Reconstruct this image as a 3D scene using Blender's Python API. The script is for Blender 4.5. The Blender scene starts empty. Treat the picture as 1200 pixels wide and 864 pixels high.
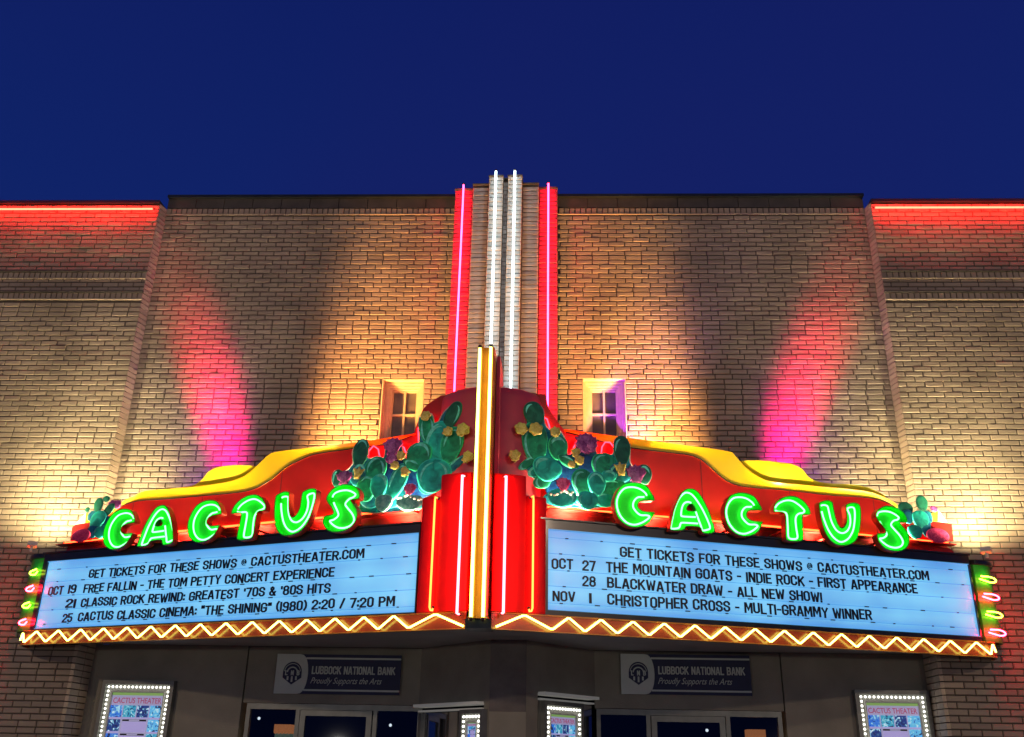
import bpy, bmesh, math, random
import numpy as np
from mathutils import Vector, Matrix
random.seed(7); rng = np.random.default_rng(7)
S = bpy.context.scene
COL = S.collection

# ------------------------------------------------------------------ camera
CAM_POS = np.array([0.804, -10.8, 1.6]); YAW, PITCH, ROLL, FPX = -0.0645, 0.3995, 0.0198, 1100.0
def cam_axes():
    cy, sy, cp, sp = math.cos(YAW), math.sin(YAW), math.cos(PITCH), math.sin(PITCH)
    f = np.array([sy*cp, cy*cp, sp]); r = np.array([cy, -sy, 0.0]); u = np.cross(r, f)
    cr, sr = math.cos(ROLL), math.sin(ROLL)
    return f, cr*r + sr*u, -sr*r + cr*u
AF, AR, AU = cam_axes()
cam = bpy.data.cameras.new('camera'); cob = bpy.data.objects.new('camera', cam); COL.objects.link(cob)
cam.sensor_width = 36; cam.lens = 36*FPX/1200; cam.clip_end = 2000; cam.clip_start = .05
cob.matrix_world = Matrix(((AR[0], AU[0], -AF[0], CAM_POS[0]), (AR[1], AU[1], -AF[1], CAM_POS[1]),
                           (AR[2], AU[2], -AF[2], CAM_POS[2]), (0, 0, 0, 1)))
S.camera = cob

# ------------------------------------------------------------------ world, exposure
w = bpy.data.worlds.new('World'); S.world = w; w.use_nodes = True
nt = w.node_tree; nt.nodes.clear()
tc = nt.nodes.new('ShaderNodeTexCoord'); sx = nt.nodes.new('ShaderNodeSeparateXYZ')
rp = nt.nodes.new('ShaderNodeValToRGB'); bg = nt.nodes.new('ShaderNodeBackground'); ow = nt.nodes.new('ShaderNodeOutputWorld')
nt.links.new(tc.outputs['Generated'], sx.inputs[0]); nt.links.new(sx.outputs['Z'], rp.inputs[0])
skn = nt.nodes.new('ShaderNodeTexNoise'); skn.inputs['Scale'].default_value = 1.6; skn.inputs['Detail'].default_value = 2
skr = nt.nodes.new('ShaderNodeMapRange'); skr.inputs[1].default_value = .42; skr.inputs[2].default_value = .68; skr.inputs[4].default_value = .55
skm = nt.nodes.new('ShaderNodeMixRGB'); skm.inputs[2].default_value = (.0095, .0125, .120, 1)
nt.links.new(tc.outputs['Generated'], skn.inputs['Vector']); nt.links.new(skn.outputs[0], skr.inputs[0]); nt.links.new(skr.outputs[0], skm.inputs[0])
nt.links.new(rp.outputs[0], skm.inputs[1]); nt.links.new(skm.outputs[0], bg.inputs[0]); nt.links.new(bg.outputs[0], ow.inputs[0])
e = rp.color_ramp.elements
e[0].position = 0.0; e[0].color = (.010, .026, .15, 1)
e[1].position = 1.0; e[1].color = (.0030, .0080, .070, 1)
a = e.new(.5); a.color = (.0042, .0175, .140, 1)
a = e.new(.7); a.color = (.0042, .0130, .120, 1)
bg.inputs[1].default_value = 1.0
S.view_settings.view_transform = 'Standard'; S.view_settings.look = 'None'
S.view_settings.exposure = 0; S.view_settings.gamma = 1
S.render.engine = 'CYCLES'

def lamp(name, kind, loc, energy, color, target=None, size=.05, spot=60, blend=.6):
    l = bpy.data.lights.new(name, kind); l.energy = energy; l.color = color
    if kind in ('SPOT', 'POINT'): l.shadow_soft_size = size
    if kind == 'SPOT': l.spot_size = math.radians(spot); l.spot_blend = blend
    o = bpy.data.objects.new(name, l); COL.objects.link(o); o.location = loc
    if target is not None:
        o.rotation_euler = (Vector(target)-Vector(loc)).to_track_quat('-Z', 'Y').to_euler()
    return o
# street lighting over the road behind the camera
lamp('street_light', 'POINT', (-9, -17, 8.0), 1550, (1, .74, .52), size=.25)
lamp('street_light', 'POINT', (11, -17, 8.0), 1400, (1, .74, .52), size=.25)

# low lamps across the road, added to lift the soffit and entrance
lamp('low_fill', 'POINT', (-6, -18, 2.0), 400, (1, .92, .80), size=.10)
lamp('low_fill', 'POINT', (7, -18, 2.0), 380, (1, .92, .80), size=.10)

# ------------------------------------------------------------------ materials
def mat(name, col, rough=.55, metal=0, emit=None, es=0, var=0, vscale=6, bump=0, bscale=60, coat=0, spec=.5, tint=False):
    m = bpy.data.materials.new(name); m.use_nodes = True; t = m.node_tree; b = t.nodes['Principled BSDF']
    b.inputs['Base Color'].default_value = (*col, 1); b.inputs['Roughness'].default_value = rough
    b.inputs['Metallic'].default_value = metal; b.inputs['Specular IOR Level'].default_value = spec
    if coat: b.inputs['Coat Weight'].default_value = coat; b.inputs['Coat Roughness'].default_value = .08
    if emit: b.inputs['Emission Color'].default_value = (*emit, 1); b.inputs['Emission Strength'].default_value = es
    cur = None
    if var or bump or tint:
        tcn = t.nodes.new('ShaderNodeTexCoord')
        geo = t.nodes.new('ShaderNodeNewGeometry')
    if var:
        n = t.nodes.new('ShaderNodeTexNoise'); n.inputs['Scale'].default_value = vscale; n.inputs['Detail'].default_value = 6
        t.links.new(geo.outputs['Position'], n.inputs['Vector'])
        mr = t.nodes.new('ShaderNodeMapRange'); mr.inputs[1].default_value = .3; mr.inputs[2].default_value = .7
        mr.inputs[3].default_value = 1-var; mr.inputs[4].default_value = 1+var
        t.links.new(n.outputs[0], mr.inputs[0]); cur = mr.outputs[0]
    if tint:
        at = t.nodes.new('ShaderNodeAttribute'); at.attribute_name = 'tint'
        if cur is None: cur = at.outputs['Fac']
        else:
            mu = t.nodes.new('ShaderNodeMath'); mu.operation = 'MULTIPLY'
            t.links.new(cur, mu.inputs[0]); t.links.new(at.outputs['Fac'], mu.inputs[1]); cur = mu.outputs[0]
    if cur is not None:
        vm = t.nodes.new('ShaderNodeVectorMath'); vm.operation = 'SCALE'; vm.inputs[0].default_value = col
        t.links.new(cur, vm.inputs['Scale']); t.links.new(vm.outputs[0], b.inputs['Base Color'])
    if bump:
        n2 = t.nodes.new('ShaderNodeTexNoise'); n2.inputs['Scale'].default_value = bscale; n2.inputs['Detail'].default_value = 4
        t.links.new(geo.outputs['Position'], n2.inputs['Vector'])
        bp = t.nodes.new('ShaderNodeBump'); bp.inputs['Strength'].default_value = bump; bp.inputs['Distance'].default_value = .01
        t.links.new(n2.outputs[0], bp.inputs['Height']); t.links.new(bp.outputs[0], b.inputs['Normal'])
    return m
def glow(name, col, s):
    m = bpy.data.materials.new(name); m.use_nodes = True; t = m.node_tree; t.nodes.clear()
    em = t.nodes.new('ShaderNodeEmission'); em.inputs[0].default_value = (*col, 1); em.inputs[1].default_value = s
    o = t.nodes.new('ShaderNodeOutputMaterial'); t.links.new(em.outputs[0], o.inputs[0]); return m

M = {}
M['brick'] = mat('painted_brick', (.30, .238, .172), .6, var=.24, vscale=1.3, bump=.32, bscale=45, tint=True)
M['mortar'] = mat('recessed_mortar', (.085, .070, .055), .9, var=.2, bump=.3)
M['seam'] = mat('seam', (.1, .01, .01), .5)
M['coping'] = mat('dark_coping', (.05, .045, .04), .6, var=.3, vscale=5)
M['plaster'] = mat('grey_plaster', (.26, .245, .20), .8, var=.14, vscale=3, bump=.35, bscale=90)
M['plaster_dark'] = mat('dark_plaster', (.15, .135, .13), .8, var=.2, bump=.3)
M['soffit'] = mat('soffit_paint', (.33, .33, .31), .6, var=.12, vscale=2.5, bump=.15, bscale=20)
M['cream'] = mat('cream_window_paint', (.50, .42, .27), .5, var=.1, vscale=12)
M['dark'] = mat('black_sheet_metal', (.012, .016, .018), .3, var=.3, coat=.3)
M['maroon'] = mat('maroon_sheet_metal', (.36, .009, .006), .42, var=.22, vscale=2.5, coat=.1, spec=.3, bump=.05, bscale=6)
M['drum'] = mat('faded_maroon_metal', (.58, .06, .09), .38, var=.15, vscale=3, coat=.2, bump=.06, bscale=6)
M['red'] = mat('red_enamel', (.82, .004, .004), .5, var=.10, vscale=3, bump=.06, bscale=8, spec=.25)
M['yellow'] = mat('yellow_enamel', (.92, .60, .01), .34, var=.06, vscale=2, coat=.3)
M['lemon'] = mat('lemon_enamel', (.88, .72, .01), .34, var=.06, vscale=2, coat=.3)
M['orange'] = mat('orange_enamel', (.34, .045, .004), .25, var=.25, vscale=4, coat=.6)
M['gold'] = mat('gold_enamel', (.48, .15, .006), .3, var=.15, coat=.6)
M['greenmetal'] = mat('green_enamel', (.02, .33, .02), .35, var=.15, coat=.3)
M['letter'] = mat('bright_green_enamel', (.004, .62, .012), .5, var=.05, vscale=20)
M['return'] = mat('letter_return_red', (.30, .03, .012), .4, var=.2)
M['ink'] = mat('black_letter_plastic', (.008, .008, .02), .4)
M['rail'] = mat('clear_letter_rail', (.12, .30, .42), .3, emit=(.06, .30, .62), es=.75)  # panel's glow put into the clear rail's colour
M['clip'] = mat('letter_clip', (.03, .08, .13), .4)
M['alu'] = mat('dull_aluminium', (.20, .21, .19), .42, metal=.35, var=.15, vscale=8)
M['whitealu'] = mat('white_aluminium', (.6, .6, .56), .4, var=.1)
M['navy'] = mat('navy_banner', (.012, .018, .075), .6, var=.15, vscale=10)
M['bannergrey'] = mat('banner_grey', (.52, .58, .56), .6, var=.06)
M['asphalt'] = mat('asphalt', (.05, .05, .05), .85, var=.2, bump=.5, bscale=120)
M['concrete'] = mat('concrete', (.36, .35, .32), .8, var=.15, vscale=3, bump=.3)
M['interior'] = mat('dark_lobby', (.03, .03, .04), .8)
M['blind'] = mat('window_blind', (.6, .6, .56), .6, emit=(.8, .85, .8), es=.05)  # faint emission added so the blinds read lighter
M['tubedark'] = mat('electrode_cap', (.03, .02, .02), .4)
M['posterpaper'] = mat('poster_paper', (.62, .60, .74), .5, emit=(.50, .52, .95), es=.32, var=.05, vscale=20)  # poster paper glows by itself to look lit

G = {}
G['green'] = glow('green_neon', (.12, 1, .20), 6.5)
G['red'] = glow('red_neon', (1, .014, .050), 42)
G['white'] = glow('cool_white_neon', (.74, .95, 1), 13)
G['amber'] = glow('amber_neon', (1, .006, .003), 130)
G['orange'] = glow('orange_neon', (1, .03, .006), 22)
G['yellow'] = glow('yellow_neon', (.96, 1, .16), 6.5)
G['pink'] = glow('pink_neon', (1, .035, .05), 34)
G['apricot'] = glow('apricot_neon', (1, .12, .02), 9)
G['lime'] = glow('lime_neon', (.75, 1, .05), 11)
G['magenta'] = glow('magenta_neon', (1, .006, .017), 200)
G['halo'] = glow('hidden_red_neon', (1, .006, .012), 34)
G['bulb'] = glow('frosted_bulb', (1, .97, .86), 3.0)

# ------------------------------------------------------------------ object helpers
def tag(o, label=None, cat=None, group=None, kind=None):
    if label: o['label'] = label
    if cat: o['category'] = cat
    if group: o['group'] = group
    if kind: o['kind'] = kind
    return o
def thing(name, label, cat, loc=(0, 0, 0), group=None):
    o = bpy.data.objects.new(name, None); COL.objects.link(o); o.location = loc; o.empty_display_size = .1
    return tag(o, label, cat, group)
def setparent(o, p):
    if p is None: return
    o.parent = p
    base = Vector((0, 0, 0)); q = p
    while q is not None: base += q.location if q.type == 'EMPTY' else Vector((0, 0, 0)); q = q.parent
    q = p; base = Vector((0, 0, 0))
    if '_o' in p: base = Vector(p['_o'])
    else: base = p.location.copy()
    o.matrix_parent_inverse = Matrix.Translation(-base)
class MB:
    def __init__(s): s.v = []; s.f = []; s.mi = []; s.cur = 0
    def add(s, vs, fs, mi=None):
        n = len(s.v); s.v += [tuple(map(float, p)) for p in vs]
        for f in fs: s.f.append(tuple(i+n for i in f)); s.mi.append(s.cur if mi is None else mi)
    def box(s, x0, x1, y0, y1, z0, z1, mi=None):
        v = [(x, y, z) for x in (x0, x1) for y in (y0, y1) for z in (z0, z1)]
        s.add(v, [(0, 1, 3, 2), (4, 6, 7, 5), (0, 4, 5, 1), (2, 3, 7, 6), (0, 2, 6, 4), (1, 5, 7, 3)], mi)
    def quad(s, a, b, c, d, mi=None): s.add([a, b, c, d], [(0, 1, 2, 3)], mi)
    def loft(s, A, B, closed=True, caps=True, mi=None):
        n = len(A); fs = [(i, (i+1) % n, n+(i+1) % n, n+i) for i in range(n if closed else n-1)]
        if caps: fs += [tuple(range(n-1, -1, -1)), tuple(range(n, 2*n))]
        s.add(list(A)+list(B), fs, mi)
    def grid(s, rows, mi=None, closed=False):
        nr, nc = len(rows), len(rows[0]); vs = [p for r in rows for p in r]; fs = []
        for i in range(nr-1):
            for j in range(nc if closed else nc-1):
                k = (j+1) % nc; fs.append((i*nc+j, i*nc+k, (i+1)*nc+k, (i+1)*nc+j))
        s.add(vs, fs, mi)
    def sheet(s, rows, back, mi=None):
        """thick sheet from rows of points; back = displacement vector"""
        s.grid(rows, mi); bk = [[np.array(p)+np.array(back) for p in r] for r in rows]; s.grid([r[::-1] for r in bk], mi)
        rim = list(rows[0])+[r[-1] for r in rows[1:]]+list(rows[-1])[-2::-1]+[r[0] for r in rows[-2:0:-1]]
        rb = [np.array(p)+np.array(back) for p in rim]; s.loft(rim, rb, True, False, mi)
    def tube(s, pts, r, sides=8, closed=False, mi=None):
        P = [np.array(p, float) for p in pts]; n = len(P); up = np.array([.13, .21, .97]); rows = []
        N = None
        for i in range(n):
            if closed: t = P[(i+1) % n]-P[i-1]
            else: t = P[min(i+1, n-1)]-P[max(i-1, 0)]
            t = t/ (np.linalg.norm(t)+1e-12)
            if N is None:
                N = np.cross(t, up)
                if np.linalg.norm(N) < .1: N = np.cross(t, [1, 0, 0])
            N = N-t*(N@t); N /= np.linalg.norm(N)+1e-12; B = np.cross(t, N)
            rows.append([P[i]+r*(math.cos(k*2*math.pi/sides)*N+math.sin(k*2*math.pi/sides)*B) for k in range(sides)])
        if closed: rows.append(rows[0])
        s.grid(rows, mi, closed=True)
        if not closed:
            s.add(rows[0], [tuple(range(sides-1, -1, -1))], mi); s.add(rows[-1], [tuple(range(sides))], mi)
    def cyl(s, a, b, r, sides=14, mi=None): s.tube([a, b], r, sides, mi=mi)
    def ball(s, c, r, nu=8, nv=6, mi=None):
        rows = [[(c[0]+r*math.sin(math.pi*j/nv)*math.cos(2*math.pi*i/nu), c[1]+r*math.sin(math.pi*j/nv)*math.sin(2*math.pi*i/nu), c[2]+r*math.cos(math.pi*j/nv)) for i in range(nu)] for j in range(nv+1)]
        s.grid(rows, mi, closed=True)
    def mesh(s, name, mats, smooth=False, tint=None):
        me = bpy.data.meshes.new(name); me.from_pydata(s.v, [], s.f)
        for m in (mats if isinstance(mats, (list, tuple)) else [mats]): me.materials.append(m)
        me.polygons.foreach_set('material_index', s.mi)
        if tint is not None:
            at = me.attributes.new('tint', 'FLOAT', 'FACE'); at.data.foreach_set('value', tint)
        if smooth:
            me.polygons.foreach_set('use_smooth', [True]*len(me.polygons))
            bm = bmesh.new(); bm.from_mesh(me); bmesh.ops.remove_doubles(bm, verts=bm.verts, dist=1e-5)
            for ed in bm.edges:
                if len(ed.link_faces) == 2 and ed.calc_face_angle(0) > .7: ed.smooth = False
            bm.to_mesh(me); bm.free()
        me.validate(); me.update(); return me
    def obj(s, name, mats, parent=None, label=None, kind=None, smooth=False, tint=None):
        o = bpy.data.objects.new(name, s.mesh(name, mats, smooth, tint)); COL.objects.link(o)
        if parent is not None: attach(o, parent)
        return tag(o, label, kind=kind)
def world_base(p):
    b = Vector((0, 0, 0))
    while p is not None:
        if p.type == 'EMPTY': b = b+p.location; break
        p = p.parent
    return b
def attach(o, p):
    """parent o under p keeping o's coordinates as world coordinates"""
    o.parent = p
    if p.type == 'EMPTY': o.matrix_parent_inverse = Matrix.Translation(-p.location)
    elif p.parent is not None or True:
        o.matrix_parent_inverse = Matrix.Identity(4) if p.location.length < 1e-9 else (Matrix.Translation(p.location) @ p.rotation_euler.to_matrix().to_4x4() @ Matrix.Diagonal((*p.scale, 1))).inverted()
def place(me, name, parent, mw, label=None):
    o = bpy.data.objects.new(name, me); COL.objects.link(o)
    o.matrix_basis = mw; attach(o, parent)
    return tag(o, label)

# ------------------------------------------------------------------ planes of the place
class Plane:
    def __init__(s, o, u, out): s.o = np.array(o, float); s.u = np.array(u, float); s.out = np.array(out, float)
    def P(s, u, z, off=0): return s.o+s.u*u+s.out*off+np.array([0, 0, z])
    def uz(s, px, py, off=0):
        d = AF+(px-600)/FPX*AR+(432-py)/FPX*AU; o = s.o+s.out*off
        t = ((o-CAM_POS)@s.out)/(d@s.out); p = CAM_POS+t*d
        return float((p-o)@s.u), float(p[2])
    def at(s, px, py, off=0):
        u, z = s.uz(px, py, off); return s.P(u, z, off)
    def mw(s, u, z, off=0, sc=1):
        p = s.P(u, z, off); n = -s.out
        return Matrix(((s.u[0]*sc, n[0]*sc, 0, p[0]), (s.u[1]*sc, n[1]*sc, 0, p[1]), (0, 0, sc, p[2]), (0, 0, 0, 1)))
OX, OY, IX, IY = 5.037, -.545, .6085, -2.064
_d = np.array([OX-IX, OY-IY]); BL = float(np.linalg.norm(_d)); _d /= BL
PL = Plane((-OX, OY, 0), (_d[0], -_d[1], 0), (-_d[1], -_d[0], 0))   # left board, u runs outer -> inner
PR = Plane((IX, IY, 0), (_d[0], _d[1], 0), (_d[1], -_d[0], 0))      # right board, u runs inner -> outer
PW = Plane((0, 0, 0), (1, 0, 0), (0, -1, 0))
EY = .25
PE = Plane((0, EY, 0), (1, 0, 0), (0, -1, 0))
def crv(pts, per=6, closed=False):
    P = [np.array(p, float) for p in pts]; n = len(P); out = []
    for i in range(n if closed else n-1):
        if closed: a, b, c, d = P[i-1], P[i], P[(i+1) % n], P[(i+2) % n]
        else: a, b, c, d = P[max(i-1, 0)], P[i], P[i+1], P[min(i+2, n-1)]
        for k in range(per):
            t = k/per
            out.append(.5*((2*b)+(c-a)*t+(2*a-5*b+4*c-d)*t*t+(3*b-a-3*c+d)*t**3))
    if not closed: out.append(P[-1])
    return out

# ------------------------------------------------------------------ THE BUILDING
def tilt(x, z): return z-.0165*x*min(1, max(0, (z-4.2)/4.3))
bld = thing('theatre_building', 'old brick theatre facade with stepped centre pylon behind the glowing marquee', 'building', (0, 0, 0))
ZC, ZW, AX = 8.67, 8.50, 4.705     # centre parapet, wing parapet, half width of the centre wall
WY = -.15                          # wings stand proud of the centre wall
BW, BH, GAP = .212, .0675, .0118
def brick_geo(mb, x0, x1, z0, z1, y, proud, tl, jit=True, ax='x'):
    c = .006; j = rng.uniform(-.0014, .0014, 4) if jit else np.zeros(4)
    yb = y+.02; yf = y-proud
    T = lambda x, z: tilt(x, z)
    if ax == 'x':
        o = [(x0, yb, T(x0, z0)), (x1, yb, T(x1, z0)), (x1, yb, T(x1, z1)), (x0, yb, T(x0, z1))]
        m_ = [(p[0], yf+c, p[2]) for p in o]
        i = [(x0+c, yf+j[0], T(x0, z0)+c), (x1-c, yf+j[1], T(x1, z0)+c), (x1-c, yf+j[2], T(x1, z1)-c), (x0+c, yf+j[3], T(x0, z1)-c)]
    mb.add(o+m_+i, [(0, 1, 5, 4), (1, 2, 6, 5), (2, 3, 7, 6), (3, 0, 4, 7), (4, 5, 9, 8), (5, 6, 10, 9), (6, 7, 11, 10), (7, 4, 8, 11), (8, 9, 10, 11)])
    tl += [rng.normal(1, .07)]*9
ALL = []     # (area, spec)
def lay(x0, x1, z0, z1, y, holes=(), wall=None, phase=0):
    out = []; row = 0; z = z0
    while z < z1-.03:
        zt = min(z+BH-GAP, z1); x = x0; first = (BW*.5 if row % 2 else BW); k = 0
        first = first*(1)
        while x < x1-.02:
            L = first if k == 0 else (BW+rng.uniform(-.004, .004)); k += 1
            if rng.random() < .008: L *= .5
            xe = min(x+L-GAP, x1)
            if x1-xe < .06: xe = x1
            a = x; b = xe; skip = False
            for (hx0, hx1, hz0, hz1) in holes:
                if zt > hz0 and z < hz1:
                    if a >= hx0 and b <= hx1: skip = True
                    elif a < hx0 < b: b = hx0-.002
                    elif a < hx1 < b: a = hx1+.002
            if not skip and b-a > .02:
                pr = .012+abs(rng.normal(0, .0028)); out.append((a, b, z, zt, y, pr, wall))
            x = xe+GAP
        z += BH; row += 1
    return out
def project(p):
    v = np.array(p)-CAM_POS; d = v@AF; return 600+FPX*(v@AR)/d, 432-FPX*(v@AU)/d, d

winz0, winz1 = 5.17, 6.03
winL = (-1.515, -.985); winR = (.985, 1.515)
zb_c = 3.4
specs = []
central = MB(); central.box(-AX, AX, .012, .35, zb_c, 0)  if False else None
cw = MB()
# backing wall split round the two windows
def slab(mb, x0, x1, z0, z1, y0, y1):
    xs = [(x0, x1)]
    mb.add([(x0, y0, tilt(x0, z0)), (x1, y0, tilt(x1, z0)), (x1, y0, tilt(x1, z1)), (x0, y0, tilt(x0, z1)),
            (x0, y1, tilt(x0, z0)), (x1, y1, tilt(x1, z0)), (x1, y1, tilt(x1, z1)), (x0, y1, tilt(x0, z1))],
           [(0, 1, 2, 3), (7, 6, 5, 4), (0, 4, 5, 1), (1, 5, 6, 2), (2, 6, 7, 3), (3, 7, 4, 0)])
cz = ZC-.02
slab(cw, -AX, winL[0], zb_c, cz, .001, .40); slab(cw, winL[1], winR[0], zb_c, cz, .001, .40); slab(cw, winR[1], AX, zb_c, cz, .001, .40)
for a_, b_ in (winL, winR):
    slab(cw, a_, b_, zb_c, winz0, .001, .40); slab(cw, a_, b_, winz1, cz, .001, .40)
centre_wall = cw.obj('centre_wall', M['mortar'], bld, 'tall middle brick wall washed with pink and amber light')
SOLD = .10
top_course = ZC-.16-SOLD
specs += lay(-AX, AX, zb_c, top_course, 0, [(winL[0]-.001, winL[1]+.001, winz0, winz1), (winR[0]-.001, winR[1]+.001, winz0, winz1), (-.705, .68, 3, 9)], centre_wall)
def soldiers(x0, x1, z0, h, y, wall, skip=None):
    out = []; x = x0
    while x < x1-.03:
        xe = x+.062
        if not (skip and skip[0] < x < skip[1]): out.append((x, min(xe, x1), z0, z0+h, y, .013+abs(rng.normal(0, .002)), wall))
        x = xe+.011
    return out
specs += soldiers(-AX, AX, top_course+.012, SOLD-.016, -.006, centre_wall, (-.76, .67))
# thin shelf under the soldier course, dark parapet course and coping
for sgn in (-1, 1):
    xa, xb = (-AX, -.705) if sgn < 0 else (.68, AX)
    m_ = MB(); slab(m_, xa, xb, top_course-.004, top_course+.008, -.026, .02); m_.obj('ledge', M['brick'], bld, tint=[1.25]*6)  # ledge tinted paler, as if catching the light
    m_ = MB(); x = xa
    while x < xb-.05:
        xe = min(x+.4, xb); slab(m_, x, xe-.008, ZC-.155, ZC-.01, -.02+rng.uniform(0, .003), .3); x = xe
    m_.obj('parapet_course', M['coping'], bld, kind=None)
    m_ = MB(); slab(m_, xa, xb, ZC-.008, ZC+.03, -.07, .36); m_.obj('coping', M['dark'], bld)

wings = []
for sgn in (-1, 1):
    nm = 'left' if sgn < 0 else 'right'
    xa, xb = (-8.6, -AX-.035) if sgn < 0 else (AX+.035, 8.6)
    m_ = MB(); slab(m_, xa, xb, -.1, ZW-.02, WY+.001, .5)
    wall = m_.obj('wing_wall', M['mortar'], bld, '%s brick wing wall with two dark shadow bands under a red neon line' % nm); wings.append(wall)
    zb1, zb2 = 7.06, 7.36
    segs = [(0, zb1-.012), (zb1+.115, zb2-.012), (zb2+.115, ZW-.03)]
    for i, (a_, b_) in enumerate(segs): specs += lay(xa, xb, a_, b_, WY, wall=wall)
    for zb in (zb1, zb2):
        specs += soldiers(xa, xb, zb+.006, .082, WY-.004, wall)
        m_ = MB(); slab(m_, xa, xb, zb-.012, zb+.001, WY-.03, WY+.02); m_.obj('ledge', M['brick'], wall, tint=[1.3]*6)  # paler tint draws the light caught by the ledge
        m_ = MB(); slab(m_, xa, xb, zb+.092, zb+.118, WY-.042, WY+.02); m_.obj('shadow_band', M['coping'], wall)  # dark colour draws the shade above the soldier course
    m_ = MB(); slab(m_, xa, xb, ZW-.012, ZW+.03, WY-.05, .52); m_.obj('coping', M['dark'], bld)
    # quoin returns seen edge-on beside the centre wall
    m_ = MB(); tl = []; z = 0.; k = 0
    xr = -AX if sgn < 0 else AX
    while z < ZW-.05:
        zq = tilt(xr, z); jt = rng.uniform(0, .003); xo = xr+sgn*.037
        if z > 3.3: pts = [(xr-sgn*.002, -.002), (xo, WY-.012-jt), (xo, .04), (xr-sgn*.002, .04)]; pl_ = [pts]
        else: pl_ = [[(xr-sgn*jt, WY-.008), (xo, WY-.012-jt), (xo, .04), (xr-sgn*jt, .04)], [(xr-sgn*jt, .052), (xo, .052), (xo, .24), (xr-sgn*jt, .24)]]
        for pts in pl_:
            m_.loft([(x, y, zq) for x, y in pts], [(x, y, zq+BH-GAP) for x, y in pts]); tl += [rng.normal(1.55, .1)]*6  # tint raised and face chamfered so the quoin looks floodlit
        z += BH; k += 1
    m_.obj('quoin', M['brick'], wall, kind='stuff', tint=tl)

# --- the bricks themselves: 300 largest in view are objects, the rest one joined part per wall
def seen_area(s):
    a, b, z0, z1, y, pr, w_ = s
    p0 = project((a, y, z0)); p1 = project((b, y, z1))
    if min(p0[0], p1[0]) < 0 or max(p0[0], p1[0]) > 1200 or min(p0[1], p1[1]) < 0 or max(p0[1], p1[1]) > 864: return 0
    if y == 0 and z0 < 5.6: return 0
    if abs((a+b)/2) < 5.75 and z0 < 4.0 and w_ is not centre_wall: return 0
    return abs((p1[0]-p0[0])*(p1[1]-p0[1]))
specs.sort(key=seen_area, reverse=True)
single = specs[:300]; rest = specs[300:]
variants = []
for k in range(10):
    mb = MB(); tl = []; c = .006; h = BH-GAP; L = BW-GAP; j = rng.uniform(-.0014, .0014, 4)
    o = [(0, .02, 0), (L, .02, 0), (L, .02, h), (0, .02, h)]; m2 = [(p[0], -.012+c, p[2]) for p in o]
    i2 = [(c, -.012+j[0], c), (L-c, -.012+j[1], c), (L-c, -.012+j[2], h-c), (c, -.012+j[3], h-c)]
    mb.add(o+m2+i2, [(0, 1, 5, 4), (1, 2, 6, 5), (2, 3, 7, 6), (3, 0, 4, 7), (4, 5, 9, 8), (5, 6, 10, 9), (6, 7, 11, 10), (7, 4, 8, 11), (8, 9, 10, 11)])
    variants.append(mb.mesh('brick', M['brick'], tint=[rng.normal(1, .07)]*9))
for (a_, b_, z0, z1, y, pr, wl) in single:
    o = bpy.data.objects.new('brick', variants[rng.integers(10)]); COL.objects.link(o)
    o.location = (a_, y-(pr-.012), tilt(a_, z0)); o.scale = ((b_-a_)/(BW-GAP), 1, (z1-z0)/(BH-GAP)); attach(o, wl)
for wl in [centre_wall]+wings:
    mb = MB(); tl = []
    for s in rest:
        if s[6] is wl: brick_geo(mb, s[0], s[1], s[2], s[3], s[4], s[5], tl)
    mb.obj('brickwork', M['brick'], wl, kind='stuff', tint=tl)

# --- stepped pylon of stacked tiles between the two halves of the centre wall
py_cols = [(-.700, -.465, 8.74, -.10), (-.455, -.245, 8.78, -.15), (-.235, -.050, 8.87, -.21), (-.042, .012, 8.85, -.17),
           (.020, .205, 8.87, -.21), (.215, .425, 8.78, -.15), (.435, .675, 8.74, -.10)]
m_ = MB()
for (a_, b_, zt, y) in py_cols: m_.box(a_-.004, b_+.004, y+.004, .3, 4.4, zt-.004)
pylon = m_.obj('pylon', M['mortar'], bld, 'stepped vertical pylon of narrow stacked tiles rising above the parapet')
M['tile'] = mat('pylon_tile', (.30, .28, .26), .5, var=.12, vscale=5, bump=.35, bscale=40, tint=True)
M['glowtile'] = mat('red_glow_tile', (.40, .035, .085), .5, var=.12, vscale=5, bump=.35, bscale=40, tint=True)  # neon's red glow put into the outer tiles' colour
mb = MB(); tl = []
for (a_, b_, zt, y) in py_cols:
    z = 4.5
    while z < zt-.03:
        pr = .010+abs(rng.normal(0, .002)); c = .005; z1 = min(z+BH-.010, zt); j = rng.uniform(-.0015, .0015, 4)
        o = [(a_, y+.01, z), (b_, y+.01, z), (b_, y+.01, z1), (a_, y+.01, z1)]; m2 = [(p[0], y-pr+c, p[2]) for p in o]
        i2 = [(a_+c, y-pr+j[0], z+c), (b_-c, y-pr+j[1], z+c), (b_-c, y-pr+j[2], z1-c), (a_+c, y-pr+j[3], z1-c)]
        mb.add(o+m2+i2, [(0, 1, 5, 4), (1, 2, 6, 5), (2, 3, 7, 6), (3, 0, 4, 7), (4, 5, 9, 8), (5, 6, 10, 9), (6, 7, 11, 10), (7, 4, 8, 11), (8, 9, 10, 11)])
        tl += [rng.normal(1, .07)]*9; z += BH
o = mb.obj('tile', [M['tile'], M['glowtile']], pylon, kind='stuff', tint=tl)
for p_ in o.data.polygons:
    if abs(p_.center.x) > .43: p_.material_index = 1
m_ = MB()
for (a_, b_, zt, y) in py_cols: m_.box(a_-.006, b_+.006, y-.03, .3, zt+.001, zt+.022)
m_.obj('pylon_cap', M['coping'], pylon)

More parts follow.
